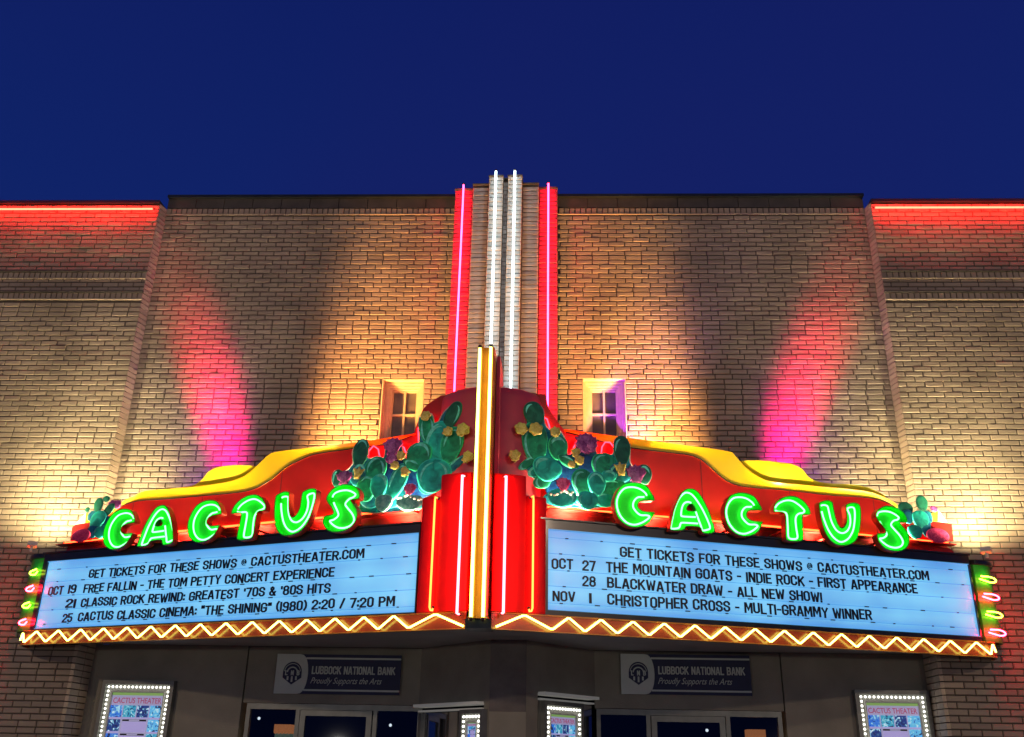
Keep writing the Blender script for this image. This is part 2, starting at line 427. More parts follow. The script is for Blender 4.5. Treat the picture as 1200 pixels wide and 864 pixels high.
# --- two small upper windows
M['pane'] = mat('dark_window_glass', (.10, .085, .06), .3, spec=.8, coat=.4, var=.3, vscale=7)
for (xa, xb), lab in ((winL, 'small cream window left of the pylon with a red lit jamb'), (winR, 'small cream window right of the pylon with a violet lit jamb')):
    m_ = MB(); y0, y1 = .0, .13
    m_.box(xa, xa+.012, -.012, .3, winz0, winz1); m_.box(xb-.012, xb, -.012, .3, winz0, winz1); m_.box(xa+.012, xb-.012, -.012, .3, winz1-.012, winz1)
    m_.box(xa+.012, xb-.012, -.02, .3, winz0, winz0+.03)
    win = m_.obj('window', M['cream'], bld, lab)
    m_ = MB()
    for k, (w0, yy) in enumerate(((.0, .07), (.03, .095), (.055, .12))):
        a_, b_, t_ = xa+.0125+w0, xb-.0125-w0, winz1-.0125-w0
        m_.box(a_, a_+.03, yy, .2, winz0+.031, t_); m_.box(b_-.03, b_, yy, .2, winz0+.031, t_); m_.box(a_+.03, b_-.03, yy, .2, t_-.03, t_)
    m_.obj('frame', M['cream'], win)
    m_ = MB(); a_, b_, t_ = xa+.098, xb-.098, winz1-.098; mx = (a_+b_)/2; mz = winz0+.44
    m_.box(a_, a_+.02, .15, .20, winz0+.031, t_); m_.box(b_-.02, b_, .15, .20, winz0+.031, t_); m_.box(a_+.02, b_-.02, .15, .20, t_-.02, t_)
    m_.box(mx-.012, mx+.012, .152, .20, winz0+.031, t_-.02); m_.box(a_+.02, mx-.012, .152, .20, mz-.012, mz+.012); m_.box(mx+.012, b_-.02, .152, .20, mz-.012, mz+.012)
    m_.obj('sash', M['cream'], win)
    for (p0, p1) in ((a_+.02, mx-.012), (mx+.012, b_-.02)):
        for (q0, q1) in ((winz0+.031, mz-.012), (mz+.012, t_-.02)):
            m_ = MB(); m_.box(p0, p1, .18, .19, q0, q1); m_.obj('pane', M['pane'], win)

# ------------------------------------------------------------------ neon on the building
def caps(mb, pts, r):
    for p in pts: mb.ball(p, r)
def neon(name, label, pts, r, m, group=None, stand=None, cat='neon tube'):
    t = thing(name, label, cat, tuple(float(v) for v in pts[0]), group)
    mb = MB(); mb.tube(pts, r, 8); mb.obj('glass_tube', m, t, smooth=True)
    if stand is not None:
        P = [np.array(p) for p in pts]; L = len(P)
        for f in (.12, .37, .62, .87):
            q = P[0]+(P[-1]-P[0])*f; mc = MB(); mc.tube([q+np.array(stand)*.25, q+np.array(stand)], .005, 5); mc.obj('tube_support', M['tubedark'], t)
    for p in (pts[0], pts[-1]):
        mc = MB(); mc.ball(p, r*1.5); mc.obj('electrode', M['tubedark'], t)
    return t
for (x, y, zt, zb, mm, lab) in ((-.585, -.17, 8.80, 4.55, 'red', 'outermost left red neon tube up the brick pylon'), (-.142, -.285, 8.93, 4.55, 'white', 'left of the two cool white neon tubes up the pylon'),
                             (.112, -.285, 8.93, 4.55, 'white', 'right of the two cool white neon tubes up the pylon'), (.557, -.17, 8.80, 4.55, 'red', 'outermost right red neon tube up the brick pylon')):
    neon('neon_tube', lab, [(x, y, zb), (x, y, (zb+zt)/2), (x, y, zt)], .0115, G[mm], 'vertical neon tubes on the pylon', (0, .055, 0))
for sgn in (-1, 1):
    a_, b_ = (-8.5, -AX-.07) if sgn < 0 else (AX+.04, 8.5)
    zz = ZW-.135
    neon('neon_tube', 'horizontal red neon line under the %s wing parapet' % ('left' if sgn < 0 else 'right'), [(a_, WY-.09, tilt(a_, zz)), (b_, WY-.09, tilt(b_, zz))], .012, G['amber'], 'horizontal neon lines on the wings', (0, .07, 0))

# ------------------------------------------------------------------ THE MARQUEE
mq = thing('marquee', 'V-shaped theatre marquee with red crown, yellow swoops, blue message boards and zigzag neon', 'marquee', (0, 0, 2.72))
ZS = 2.81; ZB0, ZB1 = 2.885, 3.625     # soffit, lit panel bottom and top
CR = -.30                              # crown plane, behind the boards
nose = .10
def plan(off=0, end=.0):
    """outline of the canopy in plan"""
    pts = []
    l0 = PL.P(-.07, 0, off); l1 = PL.P(BL+.55, 0, off); r0 = PR.P(-.55, 0, off); r1 = PR.P(BL+.07, 0, off)
    return l0, l1, r0, r1
def xy(p): return (float(p[0]), float(p[1]))
def cap_curve(sgn, off=0, n=8, X=None):
    """rounded end from the board's outer corner back to the wall"""
    P0 = PL.P(-.07, 0, off) if sgn < 0 else PR.P(BL+.07, 0, off)
    x0, y0 = P0[0], P0[1]; X1 = sgn*((X or (5.40 if sgn < 0 else 5.39))+off); out = []
    for k in range(n+1):
        t = k/n*math.pi/2
        out.append((x0+(X1-x0)*math.sin(t), y0+(WY-.02-y0)*(1-math.cos(t))))
    return out
def body_poly(off=0):
    L = cap_curve(-1, off, 8, 5.25)[::-1]; R_ = cap_curve(1, off, 8, 5.25)
    l1 = PL.P(BL+.50, 0, off); r0 = PR.P(-.50, 0, off)
    return [(L[0][0], .24)]+L+[xy(l1), xy(r0)]+R_+[(R_[-1][0], .24)]
m_ = MB(); pl = body_poly(-.05); m_.loft([(x, y, ZS) for x, y in pl], [(x, y, ZS+.02) for x, y in pl]); soffit = m_.obj('soffit', M['soffit'], mq)
m_ = MB(); pl = body_poly(-.12); m_.loft([(x, min(y, -.02), ZS+.021) for x, y in pl], [(x, min(y, -.02), 3.69) for x, y in pl]); m_.obj('canopy_body', M['dark'], mq)
# fascia band carrying the zigzag
def band(off, z0, z1, th=.03):
    L = cap_curve(-1, off)[::-1][2:]; R_ = cap_curve(1, off)[:-2]
    return L, R_
for sgn, P_, ua, ub in ((-1, PL, -.07, BL+.53), (1, PR, -.53, BL+.07)):
    cc = cap_curve(sgn, .02, 8, 5.25)
    path = [(*xy(P_.P(u, 0, .02)),) for u in np.linspace(ua, ub, 6)]
    path = (cc[::-1]+path[1:]) if sgn < 0 else (path[:-1]+cc)
    m_ = MB(); A = [(x, y, 2.715) for x, y in path]; B = [(x, y, 2.845) for x, y in path]
    m_.sheet([A, B], (0, .035, 0)); fas = m_.obj('fascia', M['orange'], mq, '%s orange fascia band under the message board' % ('left' if sgn < 0 else 'right'), smooth=True)
    m_ = MB(); A = [(x, y-.012, 2.846) for x, y in path]; B = [(x, y-.012, 2.858) for x, y in path]; m_.sheet([A, B], (0, .05, 0)); m_.obj('trim', M['gold'], fas)
    m_ = MB(); A = [(x, y-.006, 2.705) for x, y in path]; B = [(x, y-.006, 2.7145) for x, y in path]; m_.sheet([A, B], (0, .05, 0)); m_.obj('trim', M['gold'], fas)
    # zigzag neon: regular teeth under the board, one wide tooth under the prow
    z0, z1 = 2.722, 2.838; off = .075
    ulist = []; n = 30
    if sgn < 0: us = np.linspace(-.03, BL-.02, n+1)
    else: us = np.linspace(.02, BL+.03, n+1)
    pts = [(u, z0 if i % 2 == 0 else z1) for i, u in enumerate(us)]
    if sgn < 0: pts = pts+[(BL+.25, z1), (BL+.53, z0)]; pts = [(-.14, z0+.02)]+pts[0:] if False else pts
    else: pts = [(-.50, z0), (-.24, z1)]+pts
    W_ = [P_.P(u, z, off) for u, z in pts]
    # wrap the last tooth round the rounded end
    e3 = cap_curve(sgn, .075, 8, 5.14)[2]
    if sgn < 0: W_ = [np.array([e3[0], e3[1], z0+.03]), P_.P(-.07, z1-.01, off)]+W_
    else: W_ = W_+[P_.P(BL+.07, z1-.01, off), np.array([e3[0], e3[1], z0+.03])]
    W2 = []
    for i in range(len(W_)-1):       # keep corners crisp
        a_, b_ = W_[i], W_[i+1]; W2 += [a_+(b_-a_)*t for t in (.06, .94)]
    m_ = MB(); m_.tube([W_[0]]+W2+[W_[-1]], .0096, 8); m_.obj('zigzag_neon', G['yellow'], fas, smooth=True)
    m_ = MB()
    for p in W_[1::2]: m_.tube([p, p-P_.out*.05], .005, 5)
    m_.obj('tube_support', M['tubedark'], fas)
    # green rounded end cap
    cc = cap_curve(sgn, -.01); m_ = MB(); A = [(x, y, 2.86) for x, y in cc]; B = [(x, y, 3.655) for x, y in cc]
    m_.sheet([A, B] if sgn > 0 else [A, B], (-sgn*.02, .02, 0)); cap = m_.obj('end_cap', M['greenmetal'], mq, 'green rounded %s end of the marquee with neon loops' % ('left' if sgn < 0 else 'right'), smooth=True)
    cc = cap_curve(sgn, .015); m_ = MB(); m_.sheet([[(x, y, 3.656) for x, y in cc], [(x, y, 3.70) for x, y in cc]], (-sgn*.04, .04, 0)); m_.obj('cap_rim', M['dark'], cap, smooth=True)
    for k in range(4):
        zc = 3.50-.182*k; mm = 'lime' if k % 2 == 0 else 'magenta'
        c0 = cap_curve(sgn, .05, 12); pts = []
        P0 = np.array(c0[0]); cx = np.array([sgn*5.30, -.36])
        # hairpin that starts on the flat end, reaches out past the corner and returns
        for t in np.linspace(0, 1, 14):
            a_ = -math.pi/2+math.pi*t
            ex = math.cos(a_)*.075; ez = math.sin(a_)*.036
            pts.append((sgn*((5.19 if sgn < 0 else 5.25)+ex), -.50+.02*math.cos(a_), zc+ez*.8-.3*max(0, ex)*.3))
        start = (sgn*5.11, -.60, zc-.012); end = (sgn*5.13, -.60, zc+.018)
        pts = [start]+pts+[end]
        m_ = MB(); m_.tube(pts, .0072, 8); m_.obj('neon_loop', G[mm], cap, ('pink' if mm == 'magenta' else 'yellow green')+' neon hairpin loop', smooth=True)

# ---- letter shapes for the changeable boards: strokes in a 1 x 1 cell
O8 = [(.3, 0), (.7, 0), (1, .14), (1, .86), (.7, 1), (.3, 1), (0, .86), (0, .14), (.3, 0)]
GL = {
 'A': (.92, [[(0, 0), (.42, 1), (.58, 1), (1, 0)], [(.15, .27), (.85, .27)]]),
 'B': (.85, [[(0, .5), (.7, .5), (1, .38), (1, .12), (.7, 0), (0, 0), (0, 1), (.66, 1), (.93, .88), (.93, .63), (.7, .5)]]),
 'C': (.85, [[(1, .28), (1, .14), (.7, 0), (.3, 0), (0, .14), (0, .86), (.3, 1), (.7, 1), (1, .86), (1, .72)]]),
 'D': (.85, [[(0, 0), (0, 1), (.65, 1), (1, .84), (1, .16), (.65, 0), (0, 0)]]),
 'E': (.72, [[(1, 0), (0, 0), (0, 1), (1, 1)], [(0, .52), (.85, .52)]]),
 'F': (.72, [[(0, 0), (0, 1), (1, 1)], [(0, .5), (.85, .5)]]),
 'G': (.88, [[(.55, .46), (1, .46), (1, .14), (.7, 0), (.3, 0), (0, .14), (0, .86), (.3, 1), (.7, 1), (1, .86), (1, .72)]]),
 'H': (.88, [[(0, 0), (0, 1)], [(1, 0), (1, 1)], [(0, .5), (1, .5)]]),
 'I': (.0, [[(0, 0), (0, 1)]]),
 'K': (.9, [[(0, 0), (0, 1)], [(.95, 1), (.06, .42)], [(.34, .60), (1, 0)]]),
 'L': (.7, [[(0, 1), (0, 0), (1, 0)]]),
 'M': (1.12, [[(0, 0), (0, 1), (.12, 1), (.5, .3), (.88, 1), (1, 1), (1, 0)]]),
 'N': (.88, [[(0, 0), (0, 1), (.08, 1), (.92, 0), (1, 0), (1, 1)]]),
 'O': (.85, [O8]),
 'P': (.85, [[(0, 0), (0, 1), (.7, 1), (1, .86), (1, .6), (.7, .46), (0, .46)]]),
 'R': (.88, [[(0, 0), (0, 1), (.7, 1), (1, .86), (1, .62), (.7, .49), (0, .49)], [(.55, .49), (1, 0)]]),
 'S': (.85, [[(0, .26), (0, .14), (.3, 0), (.7, 0), (1, .14), (1, .36), (.75, .48), (.25, .56), (0, .68), (0, .86), (.3, 1), (.7, 1), (1, .86), (1, .74)]]),
 'T': (.82, [[(0, 1), (1, 1)], [(.5, 1), (.5, 0)]]),
 'U': (.85, [[(0, 1), (0, .14), (.3, 0), (.7, 0), (1, .14), (1, 1)]]),
 'V': (.88, [[(0, 1), (.44, 0), (.56, 0), (1, 1)]]),
 'W': (1.3, [[(0, 1), (.22, 0), (.28, 0), (.5, .9), (.72, 0), (.78, 0), (1, 1)]]),
 'X': (.9, [[(0, 0), (1, 1)], [(0, 1), (1, 0)]]),
 'Y': (.9, [[(0, 1), (.5, .45), (1, 1)], [(.5, .45), (.5, 0)]]),
 '0': (.8, [O8]), '1': (.0, [[(0, 0), (0, 1)]]),
 '2': (.8, [[(0, .76), (0, .86), (.3, 1), (.7, 1), (1, .86), (1, .64), (0, .1), (0, 0), (1, 0)]]),
 '4': (.8, [[(.75, 0), (.75, 1), (0, .3), (1, .3)]]),
 '5': (.8, [[(0, .2), (0, .12), (.3, 0), (.7, 0), (1, .14), (1, .44), (.7, .58), (0, .58), (.04, 1), (.95, 1)]]),
 '7': (.8, [[(0, 1), (1, 1), (.35, 0)]]),
 '8': (.85, [[(.28, .53), (.02, .4), (0, .13), (.3, 0), (.7, 0), (1, .13), (.98, .4), (.72, .53), (.95, .66), (.95, .87), (.68, 1), (.32, 1), (.05, .87), (.05, .66), (.28, .53), (.72, .53)]]),
 '9': (.8, [[(0, .12), (.3, 0), (.7, 0), (1, .14), (1, .86), (.7, 1), (.3, 1), (0, .86), (0, .6), (.3, .46), (1, .46)]]),
 '-': (.42, [[(0, .46), (1, .46)]]), '.': (.0, [[(0, 0), (0, .07)]]), '!': (.0, [[(0, 0), (0, .07)], [(0, .28), (0, 1)]]),
 ':': (.0, [[(0, .12), (0, .2)], [(0, .62), (0, .7)]]), "'": (.0, [[(0, .78), (0, 1)]]), '"': (.35, [[(0, .76), (0, 1)], [(1, .76), (1, 1)]]),
 '(': (.3, [[(1, -.05), (.2, .2), (0, .5), (.2, .8), (1, 1.05)]]), ')': (.3, [[(0, -.05), (.8, .2), (1, .5), (.8, .8), (0, 1.05)]]),
 '/': (.6, [[(0, -.02), (1, 1.02)]]),
 '&': (.95, [[(1, .0), (.15, .72), (.15, .9), (.4, 1), (.62, .9), (.62, .72), (0, .34), (0, .12), (.3, 0), (.6, 0), (1, .42)]]),
 '@': (.85, [[(.72, .62), (.4, .66), (.3, .5), (.42, .36), (.72, .42), (.72, .68), (.74, .4), (.96, .38), (1, .6), (.75, .82), (.3, .82), (0, .62), (0, .38), (.3, .18), (.8, .18)]]),
}
HW = .46    # width of a unit glyph over its cap height
def glyph_mesh(ch, thick=.135, depth=.05, cache={}, m=None, key='ink'):
    k = (ch, thick, depth, key)
    if k in cache: return cache[k]
    if ch == '@': thick = .075
    wd, strokes = GL[ch]; mb = MB(); h = thick/2
    for st in strokes:
        P = [np.array((x*wd*HW, h+y*(1-2*h))) for x, y in st]
        closed = len(P) > 2 and np.linalg.norm(P[0]-P[-1]) < 1e-6
        if closed: P = P[:-1]
        n = len(P); Lf = []; Rt = []
        for i in range(n):
            a_ = P[i-1] if (i > 0 or closed) else None; b_ = P[(i+1) % n] if (i < n-1 or closed) else None
            d1 = (P[i]-a_) if a_ is not None else None; d2 = (b_-P[i]) if b_ is not None else None
            if d1 is not None: d1 = d1/np.linalg.norm(d1)
            if d2 is not None: d2 = d2/np.linalg.norm(d2)
            if d1 is None: d1 = d2
            if d2 is None: d2 = d1
            t = d1+d2; t = t/np.linalg.norm(t) if np.linalg.norm(t) > 1e-6 else d1
            nn = np.array((-t[1], t[0])); c = max(.55, nn@np.array((-d1[1], d1[0])))
            q = P[i].copy()
            if not closed and i == 0: q = q-d2*h*(.98 if len(P) > 1 else 0)
            if not closed and i == n-1: q = q+d1*h*.98
            Lf.append(q+nn*h/c); Rt.append(q-nn*h/c)
        rows = []
        for i in range(n): rows.append([(Rt[i][0], -depth, Rt[i][1]), (Lf[i][0], -depth, Lf[i][1]), (Lf[i][0], 0, Lf[i][1]), (Rt[i][0], 0, Rt[i][1])])
        if closed: rows.append(rows[0])
        mb.grid(rows, closed=True)
        if not closed: mb.add(rows[0], [(3, 2, 1, 0)]); mb.add(rows[-1], [(0, 1, 2, 3)])
    cache[k] = mb.mesh('letter', m or M['ink']); return cache[k]
def advance(ch):
    if ch == ' ': return .34
    return GL[ch][0]*HW+.135+.085
def write(P_, text, p0, p1, ptop, off, parent, m=None, key='ink', name='letter', depth=.006, thick=.155, slant=0, bow=0):
    """set a line of letters on plane P_ between two pixels of the photograph; cap height from ptop"""
    u0, z0 = P_.uz(*p0, off); u1, z1 = P_.uz(*p1, off); H = P_.uz(*ptop, off)[1]-P_.uz(*p1, off)[1]
    W_ = sum(advance(c) for c in text)-.085
    sx_ = (u1-u0)/(W_*H); u = 0
    for ch in text:
        if ch != ' ':
            me = glyph_mesh(ch, thick, depth, m=m, key=key)
            z = z0+(z1-z0)*u/W_; jz = rng.uniform(-.0045, .0045)
            uu = u0+(u+.0675)*H*sx_
            Mx = P_.mw(uu, z+jz, off) @ Matrix.Rotation(rng.uniform(-.02, .02), 4, 'Y') @ Matrix.Diagonal((H*sx_, 1 if depth > .01 else 1, H, 1))
            place(me, name, parent, Mx)
        u += advance(ch)

# panel material: backlit acrylic with soft fluorescent banding
def panel_mat():
    m = bpy.data.materials.new('backlit_blue_acrylic'); m.use_nodes = True; t = m.node_tree; b = t.nodes['Principled BSDF']
    b.inputs['Base Color'].default_value = (.25, .45, .6, 1); b.inputs['Roughness'].default_value = .3
    uv = t.nodes.new('ShaderNodeAttribute'); uv.attribute_name = 'pan'
    sp = t.nodes.new('ShaderNodeSeparateXYZ'); t.links.new(uv.outputs['Vector'], sp.inputs[0])
    # bright along the lamps, dimmer toward the box edges
    r1 = t.nodes.new('ShaderNodeValToRGB'); t.links.new(sp.outputs['Y'], r1.inputs[0])
    ee = r1.color_ramp.elements; ee[0].position = 0; ee[0].color = (.50,)*3+(1,); ee[1].position = 1; ee[1].color = (.62,)*3+(1,)
    for p_, v_ in ((.1, .72), (.22, .98), (.34, .86), (.5, 1.06), (.64, .88), (.78, 1.08), (.92, .80)):
        q = ee.new(p_); q.color = (v_,)*3+(1,)
    n = t.nodes.new('ShaderNodeTexNoise'); n.inputs['Scale'].default_value = 1.3; n.inputs['Detail'].default_value = 2
    g = t.nodes.new('ShaderNodeNewGeometry'); t.links.new(g.outputs['Position'], n.inputs['Vector'])
    mr = t.nodes.new('ShaderNodeMapRange'); mr.inputs[1].default_value = .3; mr.inputs[2].default_value = .7; mr.inputs[3].default_value = .60; mr.inputs[4].default_value = 1.16
    t.links.new(n.outputs[0], mr.inputs[0])
    mu = t.nodes.new('ShaderNodeMath'); mu.operation = 'MULTIPLY'; t.links.new(r1.outputs[0], mu.inputs[0]); t.links.new(mr.outputs[0], mu.inputs[1])
    hue = t.nodes.new('ShaderNodeValToRGB'); t.links.new(mu.outputs[0], hue.inputs[0])
    h = hue.color_ramp.elements; h[0].position = .4; h[0].color = (.045, .25, .66, 1); h[1].position = 1.0; h[1].color = (.17, .56, .90, 1)
    t.links.new(hue.outputs[0], b.inputs['Emission Color']); b.inputs['Emission Strength'].default_value = .92
    return m
M['panel'] = panel_mat()
ROWS = [3.50, 3.365, 3.225, 3.085, 2.945]
for sgn, P_, lab in ((-1, PL, 'left message board listing October shows in black letters'), (1, PR, 'right message board listing October and November shows in black letters')):
    ua, ub = 0, BL
    zt = 3.612 if sgn < 0 else 3.655; zb = 2.872 if sgn < 0 else 2.905
    m_ = MB(); e_ = .055
    def fb(u0, u1, z0, z1, o0, o1, mb=None):
        mb = mb or m_
        A = [P_.P(u0, z0, o0), P_.P(u1, z0, o0), P_.P(u1, z1, o0), P_.P(u0, z1, o0)]; B = [P_.P(u0, z0, o1), P_.P(u1, z0, o1), P_.P(u1, z1, o1), P_.P(u0, z1, o1)]
        mb.loft(A, B)
    fb(ua-.06, ub+.012, zt, zt+.085, -.10, .012); fb(ua-.06, ub+.012, 2.86, zb, -.10, .012)
    fb(ua-.06, ua, zb, zt, -.10, .012); fb(ub, ub+.012, zb, zt, -.10, .012)
    fb(ua-.08, ub+.02, zt+.086, zt+.10, -.2, .03)
    board = m_.obj('message_board', M['dark'], mq, lab)
    mb = MB(); mb.add([P_.P(ua, zb, -.01), P_.P(ub, zb, -.01), P_.P(ub, zt, -.01), P_.P(ua, zt, -.01), P_.P(ua, zb, -.02), P_.P(ub, zb, -.02), P_.P(ub, zt, -.02), P_.P(ua, zt, -.02)],
                      [(0, 1, 2, 3), (7, 6, 5, 4)])
    pn = mb.obj('lit_panel', M['panel'], board)
    at = pn.data.attributes.new('pan', 'FLOAT_VECTOR', 'POINT'); at.data.foreach_set('vector', [0, 0, 0, 1, 0, 0, 1, 1, 0, 0, 1, 0]*2)
    # thin inner trim, its caught light put in as emission
    m2 = MB(); fb(ua, ub, zt-.008, zt-.001, -.009, .010, m2); fb(ua, ub, zb+.001, zb+.007, -.009, .010, m2); m2.obj('inner_trim', M['rail'], board)
    base = [(3.530, 3.540), (3.392, 3.406), (3.234, 3.243), (3.085, 3.095), (2.934, 2.941)] if sgn < 0 else [(3.590, 3.595), (3.441, 3.444), (3.287, 3.299), (3.140, 3.150), (2.985, 3.000)]
    for za, zb2 in base:
        m2 = MB(); A = [P_.P(ua+.004, za-.016, -.001), P_.P(ub-.004, zb2-.016, -.001), P_.P(ub-.004, zb2-.012, -.001), P_.P(ua+.004, za-.012, -.001)]
        m2.loft(A, [p-P_.out*.008 for p in A]); m2.obj('rail', M['rail'], board)
    m2 = MB()      # little clips left along the rails
    for za, zb2 in base:
        u = .10+rng.uniform(0, .1)
        while u < ub-.1:
            L = rng.choice([.022, .05, .05, .03]); zz = za+(zb2-za)*u/ub-.014; fb(u, u+L, zz-.005, zz+.005, -.006, .003, m2); u += rng.uniform(.2, .46)
    m2.obj('clip', M['clip'], board, kind='stuff')
    if sgn < 0:
        W = lambda t_, a_, b_, c_: write(PL, t_, a_, b_, c_, -.002, board)
        W('GET TICKETS FOR THESE SHOWS @ CACTUSTHEATER.COM', (103.7, 677.8), (426.7, 654.2), (426.7, 643.0))
        W('OCT', (56, 698), (73.5, 696.8), (73.5, 686.4)); W('19', (79.5, 696.2), (88.5, 695.6), (88.5, 685.2))
        W('FREE FALLIN - THE TOM PETTY CONCERT EXPERIENCE', (97.5, 695.2), (391.5, 676.2), (391.5, 664.9))
        W('21', (76.5, 713), (88, 712.2), (88, 701.8)); W("CLASSIC ROCK REWIND: GREATEST '70S & '80S HITS", (94.5, 711.6), (387, 694.6), (387, 683.2))
        W('25', (72.5, 730), (84, 729.2), (84, 718.8)); W('CACTUS CLASSIC CINEMA: "THE SHINING" (1980) 2:20 / 7:20 PM', (91, 728.4), (462.5, 710), (462.5, 698))
    else:
        W = lambda t_, a_, b_, c_: write(PR, t_, a_, b_, c_, -.002, board)
        W('GET TICKETS FOR THESE SHOWS @ CACTUSTHEATER.COM', (726.5, 652.9), (1089, 680.8), (1089, 669.8))
        W('OCT', (646.5, 666.2), (671.5, 667.8), (671.5, 655.6)); W('27', (682.5, 668.6), (698, 669.6), (698, 657.4))
        W('THE MOUNTAIN GOATS - INDIE ROCK - FIRST APPEARANCE', (710.3, 670.8), (1075.5, 696.2), (1075.5, 684.8))
        W('28', (682.5, 687.4), (698, 688.3), (698, 676)); W('BLACKWATER DRAW - ALL NEW SHOW!', (711.5, 689), (963.5, 706), (963.5, 694.3))
        W('NOV', (647.5, 704.6), (674, 705.8), (674, 693.8)); W('1', (690.5, 706.8), (693.2, 706.9), (693.2, 694.9))
        W('CHRISTOPHER CROSS - MULTI-GRAMMY WINNER', (711.8, 709), (1022, 727.2), (1022, 715.2))

# ---- crown: red face, yellow swoops
zc0 = 3.69
for sgn, P_ in ((-1, PL), (1, PR)):
    nm = 'left' if sgn < 0 else 'right'
    if sgn < 0:
        low = [(120, 612), (136, 597.5), (157.5, 588), (195, 585), (245, 580.5), (290, 575.5), (315, 564), (335, 548), (350, 540), (365, 533.5), (380, 530.5), (421, 525), (458, 520), (484, 510.5)]
        top = [(119, 610), (135, 596), (144, 587.5), (157.5, 581), (172.5, 575), (220, 571.5), (262, 566), (285, 559), (300, 547), (312.5, 535), (322, 530), (370, 524), (421, 518), (487, 508)]
        hump = [(166, 577), (190, 572), (220, 568.5), (235, 562.5), (250, 552.5), (270, 547.5), (305, 544.5), (318, 540)]
        endp = [(78, 640), (82, 625), (92, 607), (110, 600)]
        inner = [(493, 486), (500, 475), (517, 463.5)]
    else:
        low = [(1078, 620), (1056, 600.5), (1037, 588), (1013, 583), (973, 580.5), (920, 574.5), (872, 570.5), (852, 564), (836, 551), (822, 539), (806, 533), (786, 530.7), (739, 525), (706, 518), (663, 506.5)]
        top = [(1080, 619), (1058, 599), (1047, 588.5), (1030, 580), (1008, 575), (947, 569), (905, 565), (884, 556), (872, 546), (862, 535), (853, 529), (792, 520.5), (728, 512), (661, 503)]
        hump = [(1040, 580), (1021, 571.5), (1000, 567.5), (966, 565), (949, 560), (936, 551), (920, 545.5), (898.7, 543), (862, 538), (850, 534)]
        endp = [(1118, 640), (1113, 625), (1108, 612), (1090, 606)]
        inner = [(654, 495), (643, 478), (640, 463)]
    off = CR
    lowc = crv([P_.uz(*p, off) for p in low], 5); inn = crv([P_.uz(*p, off) for p in [low[-1]]+inner], 4)
    uo = min(lowc[0][0], 9) if sgn < 0 else lowc[0][0]
    uin = BL+.42 if sgn < 0 else -.42
    zin = inn[-1][1]
    ends = P_.uz(*endp[0], off)[0]
    zfoot = 3.695
    zlow = P_.uz(*low[0], off)[1]
    poly = [(ends, zfoot), (ends+(.02 if sgn < 0 else -.02), 3.86)]+[tuple(p) for p in lowc]+[tuple(p) for p in inn[1:]]+[(uin, zin+.0), (uin, zfoot)]
    if sgn < 0: poly = poly[::-1]
    F = [P_.P(u, z, off) for u, z in poly]; B = [P_.P(u, z, off-.10) for u, z in poly]
    m_ = MB(); m_.loft(F[::-1], B[::-1]); crown = m_.obj('crown', M['maroon'], mq, 'dark red %s crown face behind the green letters' % nm)
    for t_ in (.17, .38, .60, .82):
        u = BL*t_; zt_s = np.interp(u, *zip(*sorted([(p[0], p[1]) for p in lowc])))-.012; m_ = MB()
        A = [P_.P(u-.004, 3.70, off+.002), P_.P(u+.004, 3.70, off+.002), P_.P(u+.004, zt_s, off+.002), P_.P(u-.004, zt_s, off+.002)]; m_.loft(A, [p-P_.out*.004 for p in A]); m_.obj('seam', M['seam'], crown)
    # front yellow swoop: a coved flange leaning forward at its top edge
    lo = crv([P_.uz(*p, off+.012) for p in low], 5)
    tp = crv([P_.uz(*p, off+.05) for p in top], 5)
    N_ = 70
    def resample(c_):
        c_ = [np.array(p) for p in c_]; d = [0]
        for i in range(1, len(c_)): d.append(d[-1]+np.linalg.norm(c_[i]-c_[i-1]))
        tt = np.linspace(0, d[-1], N_); return [np.array([np.interp(t, d, [p[0] for p in c_]), np.interp(t, d, [p[1] for p in c_])]) for t in tt]
    lo = resample(lo); tp = resample(tp); rows = []
    for k in range(7):
        s_ = k/6; oo = off+.012+.038*(s_**2.0)
        rows.append([P_.P(*(a_*(1-s_)+b_*s_), oo) for a_, b_ in zip(lo, tp)])
    m_ = MB(); m_.sheet(rows if sgn > 0 else [r for r in rows], -P_.out*.02+np.array([0, 0, .004])); m_.obj('yellow_swoop', M['yellow'], crown, smooth=True)
    # dark edge line under the flange
    m_ = MB(); m_.tube([P_.P(*p, off+.016) for p in lo], .006, 6); m_.obj('edge_bead', M['dark'], crown, smooth=True)
    # second, lemon hump standing just behind
    hp = crv([P_.uz(*p, off+.06) for p in hump], 5); hb = [(p[0], p[1]-.22) for p in hp]
    tpo = sorted([(float(p[0]), float(p[1])) for p in tp]); rows = []
    for k in range(9):
        s_ = k/8; row = []
        for a_, b_ in zip(hb, hp):
            z_ = a_[1]*(1-s_)+b_[1]*s_; hh = max(0, z_-np.interp(a_[0], [q_[0] for q_ in tpo], [q_[1] for q_ in tpo]))
            row.append(P_.P(a_[0], z_, off-.005+min(.14, hh*.75)))
        rows.append(row)
    m_ = MB(); m_.sheet(rows, -P_.out*.02); m_.obj('lemon_swoop', M['lemon'], crown, smooth=True)
    # back of the crown against the wall so it has a top
    # neon line at the foot of the crown
    if sgn < 0: segs = [((75, 637), (122, 629)), ((158, 627.2), (412, 603.2)), ((412, 603), (491, 597))]
    else: segs = [((640, 594), (706, 600)), ((706, 600.2), (1042, 628.2)), ((1062, 629.5), (1112, 636.5))]
    pa, pb = segs[0][0], segs[-1][1]
    pts = [P_.at(*pa, -.22), P_.at(*((segs[1][0][0]+segs[1][1][0])/2, (segs[1][0][1]+segs[1][1][1])/2), -.22), P_.at(*pb, -.22)]
    m_ = MB(); sh_ = [P_.at(*pa, -.30), P_.at(*pb, -.30)]; A = []
    for p_ in sh_: A += [p_+np.array([0, 0, -.045])]
